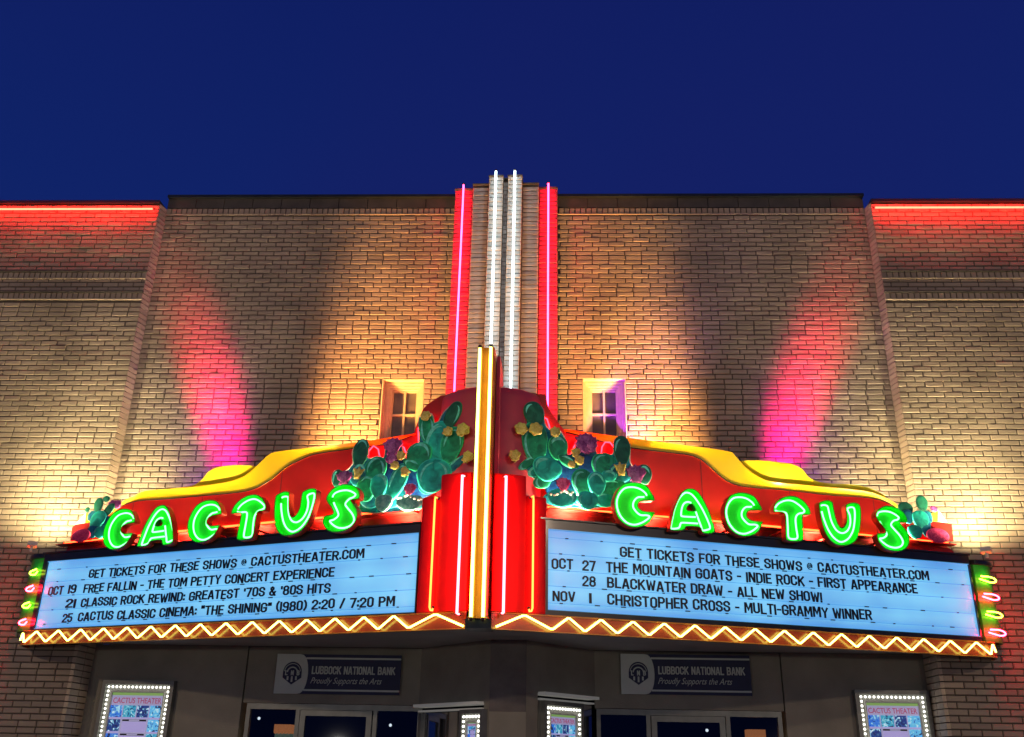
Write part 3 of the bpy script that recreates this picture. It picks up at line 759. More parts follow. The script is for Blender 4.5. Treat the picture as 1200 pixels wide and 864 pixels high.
    A = [A[0]+P_.out*.005, A[1]+P_.out*.005, A[1]+P_.out*.115, A[0]+P_.out*.115]; m_.loft(A, [p_+np.array([0, 0, .012]) for p_ in A]); m_.obj('neon_shelf', M['maroon'], mq)
    neon('neon_tube', 'long orange neon line running behind the %s green letters' % nm, crv(pts, 6), .011, G['orange'], 'orange neon lines at the foot of the crown', -P_.out*.07)

# ---- central drum behind the fin
def zat(px, py, Y): return Plane((0, Y, 0), (1, 0, 0), (0, -1, 0)).uz(px, py)[1]
zt = zat(600, 457, -1.9)
def drum_ring(r, z, n=28):
    out = [(-.585*r/.585, -.05, z)]
    for k in range(n+1):
        a_ = math.pi-math.pi*k/n
        out.append((r*math.cos(a_)+.01, -1.50-r*.92*math.sin(a_), z))
    out.append((r, -.05, z)); return out
rings = [drum_ring(.60, 3.70), drum_ring(.595, zt-.10), drum_ring(.585, zt-.04), drum_ring(.565, zt-.012), drum_ring(.54, zt)]
m_ = MB()
m_.grid([list(r) for r in rings]); m_.add(rings[-1], [tuple(range(len(rings[-1])))])
m_.obj('drum', M['drum'], mq, 'rounded maroon drum rising at the prow behind the gold fin', smooth=True)

# ---- fluted red prow panels
for sgn, P_ in ((-1, PL), (1, PR)):
    base_u = BL if sgn < 0 else 0
    def U(t): return BL+t if sgn < 0 else -t
    for (a_, b_, ztop, bulge, lab) in ((.02, .235, None, .0, 'o'), (.235, .54, None, .045, 'i')):
        ppx = ((508, 580) if lab == 'o' else (536, 554)) if sgn < 0 else ((626, 580) if lab == 'o' else (594, 555))
        ztp = P_.uz(*ppx, .05)[1]
        rows = []
        for zz in (2.862, ztp-.03, ztp-.008, ztp):
            sh = 0 if zz < ztp-.02 else (.012 if zz < ztp else .03)
            rows.append([P_.P(U(a_+(b_-a_)*s_), zz, .01+bulge+.016*math.sin(math.pi*s_)**.6-sh) for s_ in np.linspace(0, 1, 11)])
        m_ = MB(); m_.sheet(rows, -P_.out*(.2)); m_.obj('prow_panel', M['red'], mq, '%s fluted red prow panel %s' % ('left' if sgn < 0 else 'right', 'next to the gold fin' if lab == 'i' else 'beside the message board'), smooth=True)
    nm = 'left' if sgn < 0 else 'right'
    if sgn < 0: pk = ((541.3, 557), (536, 719)); orr = ((510.6, 584), (502.6, 716))
    else: pk = ((594.3, 558), (588.7, 718)); orr = ((625.2, 583), (624, 717))
    p0 = P_.at(*pk[0], .135); p1 = P_.at(*pk[1], .135); p0[:2] = (p0[:2]+p1[:2])/2; p1[:2] = p0[:2]
    neon('neon_tube', 'tall pink neon tube on the %s prow panel beside the gold fin' % nm, [p0+P_.out*-.05, p0, p1, p1-P_.out*.05], .0125, G['pink'], 'vertical neon tubes on the prow')
    q0 = P_.at(*orr[0], .09); q1 = P_.at(*orr[1], .09); q0[:2] = (q0[:2]+q1[:2])/2; q1[:2] = q0[:2]
    hk = P_.u*(.035 if sgn < 0 else -.035)
    neon('neon_tube', 'shorter apricot neon tube with hooked foot on the %s prow panel' % nm,
         [q0+hk*.7-P_.out*.02, q0+np.array([0, 0, .012]), q0-np.array([0, 0, .02]), q1+np.array([0, 0, .03]), q1+hk*.3+np.array([0, 0, .005]), q1+hk*.8, q1+hk+np.array([0, 0, .03])], .0095, G['apricot'], 'vertical neon tubes on the prow')

# ---- gold fin with two yellow tubes
FY = -2.42
zf = zat(575, 406, FY)
m_ = MB(); 
sec = [(-.098, -1.75), (-.098, FY+.03), (-.085, FY+.005), (-.060, FY+.005), (-.045, FY+.03), (.015, FY+.03), (.030, FY+.005), (.060, FY+.005), (.075, FY+.03), (.085, -1.75)]
dx = .022
m_.loft([(x*.86+dx, y, 2.78) for x, y in sec], [(x*.86+dx, y, zf) for x, y in sec]); fin = m_.obj('fin', M['gold'], mq, 'tall gold fin at the tip of the prow')
m_ = MB(); m_.box(.0960, .130, -2.2, -1.75, 3.2, zf-.012); m_.obj('fin_side', M['drum'], fin, 'maroon side of the fin')
neon('neon_tube', 'left of the two yellow neon tubes on the gold fin', [(-.052, FY-.035, 2.765), (-.052, FY-.035, 4), (-.052, FY-.035, zf-.02)], .0145, G['yellow'], 'yellow neon tubes on the fin', (0, .035, 0))
neon('neon_tube', 'right of the two yellow neon tubes on the gold fin', [(.054, FY-.035, 2.765), (.054, FY-.035, 4), (.054, FY-.035, zf-.01)], .0145, G['yellow'], 'yellow neon tubes on the fin', (0, .035, 0))
m_ = MB(); m_.box(-.11, .12, -2.36, -2.1, 2.70, 2.779); m_.obj('prow_foot', M['dark'], mq)

# ---- CACTUS channel letters
def sc(pts, x0, y0, k): return [(x0+p[0]/k, y0+p[1]/k) for p in pts]
K = 6.316
SH = {}
SH['C'] = dict(rim=sc([(362, 195), (335, 135), (300, 90), (240, 68), (180, 65), (120, 85), (85, 130), (62, 200), (68, 270), (92, 330), (140, 375), (200, 398), (270, 392), (320, 365), (350, 320), (362, 288), (330, 282), (300, 280), (265, 270), (240, 245), (245, 215), (270, 202), (320, 200)], 710, 555, K),
    tubes=[(sc([(300, 160), (285, 135), (245, 108), (195, 97), (140, 105), (100, 145), (80, 200), (85, 260), (110, 315), (155, 360), (210, 375), (265, 360), (305, 335), (322, 315), (300, 305), (255, 303), (220, 275), (200, 240), (207, 200), (235, 173), (275, 170)], 710, 555, K), True)], sharp=[0, 15, 22])
SH['A'] = dict(rim=sc([(468, 400), (480, 330), (500, 250), (530, 180), (562, 128), (600, 106), (650, 112), (692, 150), (732, 220), (767, 300), (797, 390), (797, 425), (770, 440), (720, 438), (702, 420), (690, 395), (640, 388), (590, 388), (575, 408), (545, 418), (485, 415)], 710, 555, K),
    hole=sc([(598, 262), (606, 232), (628, 220), (646, 234), (658, 268)], 710, 555, K),
    tubes=[(sc([(672, 368), (610, 364), (560, 362), (545, 368), (530, 400), (478, 405), (473, 385), (484, 330), (500, 262), (530, 190), (565, 148), (600, 140), (640, 165), (690, 235), (725, 300), (755, 370), (762, 402), (745, 413), (708, 418), (695, 385), (678, 340), (657, 280)], 710, 555, K), False),
           (sc([(655, 320), (600, 318), (556, 314), (548, 300), (555, 250), (572, 218), (600, 208), (622, 215)], 710, 555, K), False)])
SH['T'] = dict(rim=sc([(112, 170), (125, 128), (165, 90), (220, 72), (280, 76), (335, 108), (370, 150), (386, 190), (380, 210), (332, 213), (328, 240), (332, 310), (335, 380), (318, 405), (250, 408), (215, 398), (203, 380), (200, 300), (198, 212), (170, 192), (120, 190)], 890, 570, K),
    tubes=[(sc([(115, 162), (140, 130), (190, 108), (240, 110), (290, 140), (330, 180), (320, 198), (285, 207), (266, 240), (270, 310), (280, 375), (265, 392), (228, 390), (212, 372), (208, 300), (202, 218), (185, 195), (140, 190), (118, 180)], 890, 570, K), True)])
SH['U'] = dict(rim=sc([(455, 132), (480, 112), (520, 104), (555, 118), (562, 150), (575, 215), (600, 285), (625, 308), (650, 288), (662, 240), (655, 150), (672, 128), (720, 122), (757, 140), (767, 200), (762, 290), (747, 370), (710, 420), (650, 440), (590, 435), (540, 402), (500, 340), (470, 240)], 890, 570, K),
    tubes=[(sc([(465, 147), (508, 148), (522, 190), (540, 260), (575, 325), (620, 350), (660, 330), (680, 280), (677, 220), (660, 168), (705, 162), (714, 220), (707, 300), (692, 350), (660, 395), (610, 415), (560, 385), (520, 330), (490, 260), (472, 200)], 890, 570, K), True)])
SH['S'] = dict(rim=sc([(858, 215), (880, 170), (930, 145), (990, 150), (1050, 180), (1085, 225), (1090, 268), (1040, 268), (1052, 288), (1090, 335), (1108, 390), (1095, 445), (1050, 477), (990, 480), (930, 462), (890, 425), (870, 385), (870, 350), (922, 346), (930, 330), (905, 290), (875, 255)], 890, 570, K),
    tubes=[(sc([(862, 220), (875, 193), (920, 185), (970, 195), (1020, 228), (1012, 247), (985, 255), (965, 285), (990, 320), (1030, 365), (1053, 410), (1040, 442), (1000, 455), (950, 445), (905, 415), (882, 388), (905, 384), (928, 368), (932, 350), (915, 318), (885, 270)], 890, 570, K), True)])
ROFF, BOFF, TOFF = .105, .022, .066
def centroid(q): return ((min(p[0] for p in q)+max(p[0] for p in q))/2, (min(p[1] for p in q)+max(p[1] for p in q))/2)
LOC = {}
for ch, d in SH.items():
    cu, cz_ = centroid([PR.uz(*p, ROFF) for p in d['rim']])
    d['c'] = (cu, cz_)
    d['rimL'] = [np.array(PR.uz(*p, ROFF))-(cu, cz_) for p in d['rim']]
    # tube: traced on its own depth plane
    d['tubeL'] = [([np.array(PR.uz(*p, TOFF))-(cu, cz_) for p in t], cl) for t, cl in d['tubes']]
    if 'hole' in d: d['holeL'] = [np.array(PR.uz(*p, ROFF))-(cu, cz_) for p in d['hole']]
    # keep the tube inside the channel: match its centre to the rim's
    tc_ = centroid([q for t, cl in d['tubeL'] for q in t]); ex = 0
    d['shift'] = (-tc_[0], -tc_[1])
def channel_letter(P_, ch, px, py, label, tilt_=0):
    d = SH[ch]; cu, cz_ = P_.uz(px, py, ROFF)
    root = thing('sign_letter', label, 'neon letter', tuple(float(v) for v in P_.P(cu, cz_-.2, BOFF)), 'green CACTUS letters standing on the marquee')
    rim = crv(d['rimL'], 4, True); ct = np.zeros(2)
    q = lambda p, o: P_.P(cu+p[0], cz_+p[1], o)
    def inset(c_, k):
        out = []; n = len(c_); A = sum(c_[i][0]*c_[(i+1) % n][1]-c_[(i+1) % n][0]*c_[i][1] for i in range(n))
        s_ = 1 if A > 0 else -1
        for i in range(n):
            t = c_[(i+1) % n]-c_[i-1]; t = t/(np.linalg.norm(t)+1e-9); out.append(c_[i]+np.array((-t[1], t[0]))*k*s_)
        return out
    ins = inset(rim, .009)
    F = [q(p, ROFF) for p in rim]; Bk = [q(p, BOFF) for p in rim]; Fi = [q(p, ROFF) for p in ins]; Bi = [q(p, BOFF+.012) for p in ins]
    n = len(rim); m_ = MB()
    m_.grid([r+[r[0]] for r in (Bk, F)], 1); m_.grid([r+[r[0]] for r in (F, Fi, Bi)], 0)
    m_.add(Bk, [tuple(range(n))]); 
    if 'holeL' not in d: m_.add(Bi, [tuple(range(n))])
    m_.obj('channel', [M['letter'], M['return']], root, smooth=False)
    if 'holeL' in d:
        hc = crv(d['holeL'], 4, True); ho = inset(hc, -.008)
        me = bpy.data.meshes.new('face'); bm = bmesh.new()
        vo = [bm.verts.new(Bi[i]) for i in range(n)]; vh = [bm.verts.new(q(p, BOFF+.012)) for p in ho]
        es = [bm.edges.new((vo[i], vo[(i+1) % n])) for i in range(n)]+[bm.edges.new((vh[i], vh[(i+1) % len(vh)])) for i in range(len(vh))]
        bmesh.ops.triangle_fill(bm, use_beauty=True, edges=es); bm.to_mesh(me); bm.free(); me.materials.append(M['letter'])
        o = bpy.data.objects.new('face', me); COL.objects.link(o); attach(o, root)
        m_ = MB(); r_ = [[q(p, BOFF+.012) for p in ho], [q(p, ROFF-.01) for p in ho], [q(p, ROFF-.01) for p in hc], [q(p, BOFF+.012) for p in hc]]
        m_.grid([r+[r[0]] for r in r_]); m_.obj('hole_edge', M['letter'], root)
        m_ = MB(); m_.add([q(p, BOFF+.014) for p in hc], [tuple(range(len(hc)))]); m_.obj('counter', M['red'], root)
    for t, cl in d['tubeL']:
        sh = np.array(d['shift']) * (1 if True else 0)
        c_ = crv([p+sh for p in t], 5, cl)
        if cl: c_ = c_[:-3]; cl = False
        m_ = MB(); m_.tube([q(p, TOFF) for p in c_], .0088, 8, closed=cl); m_.obj('neon', G['green'], root, smooth=True)
    # standoffs tying the letter to the crown behind
    m_ = MB()
    for ux in (-.08, .08):
        a_ = P_.P(cu+ux, cz_-.12, BOFF-.002); b_ = P_.P(cu+ux, cz_-.12, CR+.012); m_.tube([a_, b_], .012, 6)
    m_.obj('bracket', M['maroon'], root)
    return root
ordn = ['first', 'second', 'third', 'fourth', 'fifth', 'last']
for k, (ch, p) in enumerate(zip('CACTUS', [(139, 620.3), (184.7, 616), (239.3, 611), (290, 606.4), (344.3, 600.5), (399.5, 595.6)])):
    channel_letter(PL, ch, p[0], p[1], 'green neon letter %s, %s letter above the left message board' % (ch, ordn[k]))
for k, (ch, p) in enumerate(zip('CACTUS', [(743.8, 591.7), (810.3, 598.3), (871.5, 603), (929.2, 608), (986.6, 613.2), (1045.6, 619.5)])):
    channel_letter(PR, ch, p[0], p[1], 'green neon letter %s, %s letter above the right message board' % (ch, ordn[k]))

# ---- painted cactus cut-outs
def paint(name, c1, c2, vs=9, edge=None):
    m = bpy.data.materials.new(name); m.use_nodes = True; t = m.node_tree; b = t.nodes['Principled BSDF']; b.inputs['Roughness'].default_value = .55; b.inputs['Specular IOR Level'].default_value = .3
    at = t.nodes.new('ShaderNodeAttribute'); at.attribute_name = 'rad'
    g = t.nodes.new('ShaderNodeNewGeometry'); n = t.nodes.new('ShaderNodeTexNoise'); n.inputs['Scale'].default_value = vs; n.inputs['Detail'].default_value = 3; n.inputs['Distortion'].default_value = 1.2
    t.links.new(g.outputs['Position'], n.inputs['Vector'])
    r = t.nodes.new('ShaderNodeValToRGB'); t.links.new(n.outputs[0], r.inputs[0]); e_ = r.color_ramp.elements
    e_[0].position = .34; e_[0].color = (*c1, 1); e_[1].position = .68; e_[1].color = (*c2, 1)
    mx = t.nodes.new('ShaderNodeMixRGB'); r2 = t.nodes.new('ShaderNodeValToRGB'); t.links.new(at.outputs['Fac'], r2.inputs[0])
    q = r2.color_ramp.elements; q[0].position = .93; q[0].color = (0, 0, 0, 1); q[1].position = 1.0; q[1].color = (1, 1, 1, 1)
    ed = edge or tuple(min(1, c*1.4+.02) for c in c2)
    t.links.new(r2.outputs[0], mx.inputs[0]); t.links.new(r.outputs[0], mx.inputs[1]); mx.inputs[2].default_value = (*ed, 1)
    t.links.new(mx.outputs[0], b.inputs['Base Color']); return m
PT = dict(y2=paint('painted_pale_yellow', (.50, .42, .06), (.75, .68, .22), 40, edge=(.3, .22, .03)), p2=paint('painted_mauve', (.25, .05, .22), (.50, .16, .42), 30, edge=(.12, .01, .1)), k2=paint('painted_rose', (.6, .05, .2), (.85, .2, .4), 30, edge=(.3, .01, .08)), dk=paint('painted_dark_green', (.004, .09, .06), (.014, .20, .12)), gr=paint('painted_green', (.004, .20, .10), (.012, .50, .24)),
          te=paint('painted_teal', (.004, .30, .25), (.015, .64, .52)), bt=paint('painted_blue_teal', (.002, .09, .22), (.006, .30, .36)),
          bl=paint('painted_blue', (.004, .03, .20), (.008, .13, .42), edge=(.01, .1, .3)), ye=paint('painted_yellow', (.35, .28, .03), (.62, .52, .10), 40, edge=(.75, .68, .3)),
          pu=paint('painted_purple', (.13, .02, .13), (.34, .07, .28), 30), pk=paint('painted_pink', (.45, .01, .10), (.75, .06, .20), 40),
          wh=paint('painted_white', (.7, .7, .6), (.85, .85, .8)), wt=paint('painted_pale_teal', (.06, .30, .28), (.22, .55, .50), 22), rd=paint('painted_red', (.45, .01, .01), (.7, .05, .04)),
          lm=paint('painted_lemon', (.75, .55, .02), (.85, .7, .02)))
def pad(P_, root, px, py, rx, ry, rot, key, off, name='pad', seg=26):
    """lens-shaped cut-out pad; centre and radii in photo pixels on its own plane"""
    c = np.array(P_.uz(px, py, off)); a = math.radians(rot)
    ku = abs(P_.uz(px+1, py, off)[0]-P_.uz(px, py, off)[0]); kz = abs(P_.uz(px, py+1, off)[1]-P_.uz(px, py, off)[1])
    rows = []; rad = []
    wob = [1+rng.uniform(-.03, .03) for _ in range(seg)]; wob = [(wob[i]+wob[i-1]+wob[(i+1) % seg])/3 for i in range(seg)]
    for (s_, o_) in ((.02, .010), (.45, .0095), (.75, .008), (.93, .006), (1, .003), (1, -.010)):
        row = []
        for i in range(seg):
            t = 2*math.pi*i/seg; x = rx*s_*math.cos(t)*wob[i]; y = ry*s_*math.sin(t)*wob[i]
            if name == 'pad': x *= 1+.20*math.sin(t)
            elif name == 'yellow_flower': lb = 1+.12*math.cos(5*t+px)*s_; x *= lb; y *= lb
            elif name in ('pink_flower', 'purple_flower'): lb = 1+.10*math.cos(7*t)*s_; x *= lb; y *= lb
            X = x*math.cos(a)+y*math.sin(a); Y = -x*math.sin(a)+y*math.cos(a)
            row.append(P_.P(c[0]+X*ku, c[1]+Y*kz, off+o_)); rad.append(min(1, s_))
        rows.append(row)
    m_ = MB(); m_.grid(rows, closed=True)
    m_.add(rows[-1], [tuple(range(seg-1, -1, -1))]); rad += [1]*seg
    me = m_.mesh(name, PT[key]); 
    at = me.attributes.new('rad', 'FLOAT', 'POINT'); at.data.foreach_set('value', rad[:len(me.vertices)])
    me.polygons.foreach_set('use_smooth', [True]*len(me.polygons))
    o = bpy.data.objects.new(name, me); COL.objects.link(o); attach(o, root); return o
M['stroke'] = mat('pale_teal_brush_stroke', (.14, .80, .66), .5, var=.3, vscale=30)
def stroke(P_, root, px, py, rx, ry, rot, off):
    c = np.array(P_.uz(px, py, off)); a = math.radians(rot); t0 = rng.uniform(-.6, 2.4); ln = rng.uniform(1.2, 2.2); k = rng.uniform(.72, .88)
    ku = abs(P_.uz(px+1, py, off)[0]-P_.uz(px, py, off)[0]); rows = []
    o_ = []; i_ = []; n = 12
    for j in range(n+1):
        t = t0+ln*j/n; wd = .011*math.sin(math.pi*j/n)+.001
        for L, q in ((o_, 1), (i_, -1)):
            x = rx*k*math.cos(t); y = ry*k*math.sin(t); X = x*math.cos(a)+y*math.sin(a); Y = -x*math.sin(a)+y*math.cos(a); nn = math.hypot(X, Y)+1e-6
            L.append(P_.P(c[0]+(X+q*X/nn*wd/ku)*ku, c[1]+(Y+q*Y/nn*wd/ku)*ku, off))
    m_ = MB(); m_.sheet([o_, i_], -P_.out*.003); m_.obj('highlight', M['stroke'], root)
Z6 = lambda x, y: (380+x/5.4, 460+y/5.4)
Z7 = lambda x, y: (590+x/5.4, 460+y/5.4)
OUT6 = [(240, 760), (250, 650), (180, 610), (70, 590), (50, 545), (70, 495), (130, 500), (180, 450), (180, 370), (228, 308), (275, 350), (278, 415), (340, 405), (378, 410), (395, 335), (440, 292), (490, 335), (500, 395), (540, 430), (535, 370), (600, 310), (600, 160), (680, 135), (705, 210), (760, 120), (820, 78), (872, 95), (862, 185), (915, 240), (870, 310), (850, 400), (900, 385), (930, 425), (880, 455), (800, 540), (720, 615), (650, 640), (615, 735)]
OUT7 = [(275, 705), (280, 620), (190, 545), (100, 435), (45, 425), (50, 380), (100, 380), (165, 425), (135, 330), (75, 245), (130, 200), (130, 105), (190, 65), (250, 105), (262, 195), (300, 240), (355, 240), (400, 320), (408, 395), (450, 365), (475, 290), (530, 262), (582, 310), (592, 388), (690, 390), (700, 305), (750, 280), (798, 330), (803, 445), (850, 478), (905, 462), (938, 525), (895, 590), (760, 610), (620, 730)]
M['edging'] = mat('pale_edge_paint', (.55, .42, .40), .5)
def cactus(P_, Zf, lst, label, base):
    root = thing('cactus_cutout', label, 'cactus cutout', tuple(float(v) for v in P_.at(*Zf(*base), -.17)), 'painted cactus cut-outs on the crown')
    oc = [P_.uz(*Zf(*p), -.205) for p in (OUT6 if P_ is PL else OUT7)]; oc = crv(oc, 4, True)
    m_ = MB(); m_.loft([P_.P(*p, -.205) for p in oc], [P_.P(*p, -.225) for p in oc]); me = m_.mesh('backing_board', PT['bt'])
    at = me.attributes.new('rad', 'FLOAT', 'POINT'); o = bpy.data.objects.new('backing_board', me); COL.objects.link(o); attach(o, root)
    ctr = sum(oc)/len(oc); ih = [p+(ctr-p)*.24 for p in oc][::3]
    m_ = MB(); m_.tube([P_.P(*p, -.258) for p in ih], .008, 6, closed=True); m_.obj('halo_neon', G['halo'], root, smooth=True)
    m_ = MB(); m_.tube([P_.P(*p, -.203) for p in oc], .006, 5, closed=True); m_.obj('edging', M['edging'], root)
    for i, (x, y, rx, ry, rot, key, dep) in enumerate(lst):
        px, py = Zf(x, y); nm = {'ye': 'yellow_flower', 'pu': 'purple_flower', 'pk': 'pink_flower', 'wh': 'petal'}.get(key, 'pad')
        of = -.20+dep*.014+.0009*i
        if key in ('ye', 'pu', 'pk'):
            for jj, dr in enumerate((-48, 48, -24, 24, 0) if key != 'ye' else (-38, 38, 0)):
                fs = 1.45 if key == 'ye' else 1.25; a_ = math.radians(rot+dr); w_ = .40 if key != 'ye' else .50
                pad(P_, root, px+math.sin(a_)*ry*.30/5.4, py-math.cos(a_)*ry*.30/5.4+ry*.18/5.4, rx*w_*fs/5.4, ry*.78*fs/5.4, rot+dr, key if jj % 2 else {'ye': 'y2', 'pu': 'p2', 'pk': 'k2'}[key], of+.0012*jj, nm)
        else: pad(P_, root, px, py, rx/5.4*1.06, ry/5.4*1.06, rot, key, of, nm)
        for _k in range(2 if key in ('gr', 'te', 'bt') and dep > 0 else (1 if key == 'dk' else 0)): stroke(P_, root, px, py, rx/5.4, ry/5.4, rot, -.20+dep*.014+.0009*i+.011)
    return root
Lc = [(600, 610, 115, 60, 0, 'bl', 0), (560, 540, 90, 80, 0, 'bl', 0), (430, 520, 100, 95, 0, 'bl', 0), (420, 660, 120, 70, 0, 'bt', 0), (300, 650, 80, 80, 0, 'bt', 0),
      (808, 150, 44, 92, 26, 'dk', 1), (650, 230, 44, 100, -8, 'gr', 1), (715, 330, 84, 140, 6, 'te', 1), (805, 335, 66, 112, 10, 'gr', 2), (600, 400, 74, 80, -6, 'gr', 3),
      (825, 462, 80, 24, -40, 'bt', 2), (690, 530, 102, 104, 12, 'te', 4), (655, 600, 56, 44, 0, 'bt', 3),
      (228, 388, 46, 86, 4, 'dk', 1), (325, 490, 64, 78, 0, 'gr', 2), (212, 525, 50, 66, 0, 'bt', 2), (82, 545, 32, 54, 0, 'dk', 1), (265, 610, 56, 78, -6, 'gr', 3), (345, 595, 50, 76, 0, 'te', 4),
      (460, 570, 50, 118, 20, 'te', 3), (560, 462, 66, 28, 28, 'gr', 3), (375, 700, 50, 52, 0, 'wt', 5), (540, 700, 80, 46, 0, 'wt', 5),
      (125, 548, 44, 48, 0, 'pu', 3), (432, 352, 52, 60, 0, 'pu', 2), (425, 400, 46, 34, 180, 'pu', 3), (540, 615, 44, 36, 0, 'pk', 6),
      (640, 150, 34, 26, 0, 'ye', 4), (785, 248, 34, 26, -40, 'ye', 4), (868, 238, 44, 36, 40, 'ye', 4), (900, 412, 32, 34, 40, 'ye', 5), (482, 402, 26, 26, 20, 'ye', 5), (452, 462, 28, 24, -60, 'ye', 5),
      (505, 488, 22, 28, 150, 'ye', 5), (210, 515, 18, 34, 12, 'ye', 4)]
Lc += [(460+i*22+rng.uniform(-6, 6), 655+abs(i-3)*5+rng.uniform(-10, 10), 7, 6, 0, 'wh', 7) for i in range(8)]
cactus(PL, Z6, Lc, 'painted prickly pear cut-out with yellow and purple flowers left of the gold fin', (600, 745))
Rc = [(400, 520, 90, 110, 0, 'bl', 0), (520, 480, 90, 80, 0, 'bl', 0), (360, 620, 90, 70, 0, 'bl', 0), (620, 640, 130, 75, 0, 'bt', 0), (330, 680, 70, 40, 0, 'bt', 0), (500, 660, 110, 60, 0, 'bt', 0),
      (100, 170, 32, 50, 10, 'rd', -1) , (195, 140, 58, 78, -18, 'dk', 1), (200, 320, 76, 132, -4, 'gr', 1), (345, 350, 58, 74, 6, 'gr', 2), (150, 450, 60, 26, -42, 'gr', 1), (200, 500, 46, 30, -40, 'te', 1),
      (275, 485, 86, 74, 15, 'te', 3), (250, 560, 60, 44, -40, 'gr', 2), (410, 440, 66, 30, 25, 'gr', 3), (640, 470, 74, 82, 0, 'gr', 2), (750, 370, 50, 90, 0, 'dk', 2), (500, 570, 62, 82, 0, 'gr', 3), (590, 580, 54, 74, 0, 'te', 4),
      (740, 510, 70, 60, 0, 'bt', 2), (670, 530, 44, 34, 0, 'te', 4), (890, 520, 44, 60, 0, 'dk', 1), (690, 610, 90, 60, 0, 'gr', 3), (640, 680, 80, 44, 0, 'te', 3), (375, 670, 88, 56, 0, 'te', 5), (530, 685, 66, 56, 0, 'te', 5),
      (840, 525, 56, 62, 0, 'pu', 3), (525, 330, 58, 66, 0, 'pu', 2), (490, 345, 30, 40, 0, 'pu', 3), (560, 350, 26, 36, 0, 'pu', 3), (380, 585, 52, 42, 0, 'pk', 6),
      (110, 230, 48, 32, 15, 'ye', 4), (205, 232, 52, 32, 0, 'ye', 5), (328, 252, 34, 28, 0, 'ye', 5), (72, 402, 38, 32, 0, 'ye', 5), (458, 385, 24, 28, 0, 'ye', 5), (485, 432, 30, 26, -20, 'ye', 5), (430, 455, 28, 18, 30, 'ye', 5), (745, 490, 22, 38, -10, 'ye', 5)]
Rc += [(305+i*20+rng.uniform(-6, 6), 622+abs(i-4)*6+rng.uniform(-10, 10), 7, 6, 0, 'wh', 7) for i in range(9)]
Rc = [r for r in Rc if r[5] != 'rd']
cactus(PR, Z7, Rc, 'painted prickly pear cut-out with yellow and purple flowers right of the gold fin', (400, 700))
# small cut-outs at the outer ends
z3 = lambda x, y: (60+x/9.6, 560+y/9.6)
z4 = lambda x, y: (1030+x/9.6, 560+y/9.6)
def endcut(P_, Zf, lst, tip, label, nm, wedge):
    root = thing('cactus_cutout', label, 'cactus cutout', tuple(float(v) for v in P_.at(*Zf(*tip), -.14)), 'small cactus cut-outs at the marquee ends')
    for i, (x, y, rx, ry, rot, key, dep) in enumerate(lst):
        pad(P_, root, *Zf(x, y), rx/9.6, ry/9.6, rot, key, -.17+dep*.012+.0007*i, {'pk': 'barrel_cactus', 'ye': 'yellow_flower', 'pu': 'purple_flower'}.get(key, 'pad'))
    for pts, key, n_ in wedge:
        F = [P_.at(*Zf(*p), -.19) for p in pts]; B = [p-P_.out*.02 for p in F]; m_ = MB(); m_.loft(F, B); m_.obj(n_, PT[key] if key != 'mr' else M['maroon'], root)
    return root
endcut(PL, z3, [(530, 310, 48, 80, 0, 'dk', 1), (620, 240, 34, 34, 0, 'dk', 0), (405, 360, 22, 28, 0, 'dk', 0), (460, 430, 50, 60, 40, 'bt', 1), (640, 370, 45, 90, 35, 'dk', 1), (690, 300, 50, 50, 0, 'pu', 0), (745, 300, 36, 46, 0, 'pu', 0),
                (520, 480, 80, 110, 20, 'te', 2), (470, 600, 60, 80, 0, 'bt', 2), (560, 610, 75, 70, 0, 'te', 3), (600, 520, 70, 90, 20, 'bt', 1), (335, 650, 100, 72, 0, 'pk', 4)], (450, 700),
       'small teal cactus and pink barrel cactus at the left end of the marquee', 'l',
       [([(272, 525), (390, 395), (380, 510)], 'wh', 'white_wedge'), ([(385, 505), (395, 395), (435, 440), (440, 500)], 'lm', 'yellow_wedge'), ([(215, 710), (235, 560), (272, 528), (440, 505), (440, 700)], 'mr', 'red_end')])
endcut(PR, z4, [(485, 290, 62, 90, 0, 'dk', 1), (300, 360, 80, 85, 0, 'dk', 0), (550, 440, 50, 70, -20, 'bt', 1), (620, 350, 40, 30, 30, 'pu', 0), (330, 440, 60, 80, 0, 'bt', 1),
                (470, 470, 90, 100, 0, 'te', 2), (540, 600, 55, 70, 0, 'bt', 2), (410, 610, 80, 80, 0, 'te', 3), (520, 520, 60, 90, 0, 'bt', 1), (665, 650, 125, 82, 0, 'pk', 4)], (480, 700),
       'small teal cactus and pink barrel cactus at the right end of the marquee', 'r',
       [([(665, 490), (668, 360), (770, 505)], 'wh', 'white_wedge'), ([(580, 480), (600, 400), (662, 370), (660, 490)], 'lm', 'yellow_wedge'), ([(575, 700), (570, 490), (770, 512), (820, 520), (840, 712)], 'mr', 'red_end')])

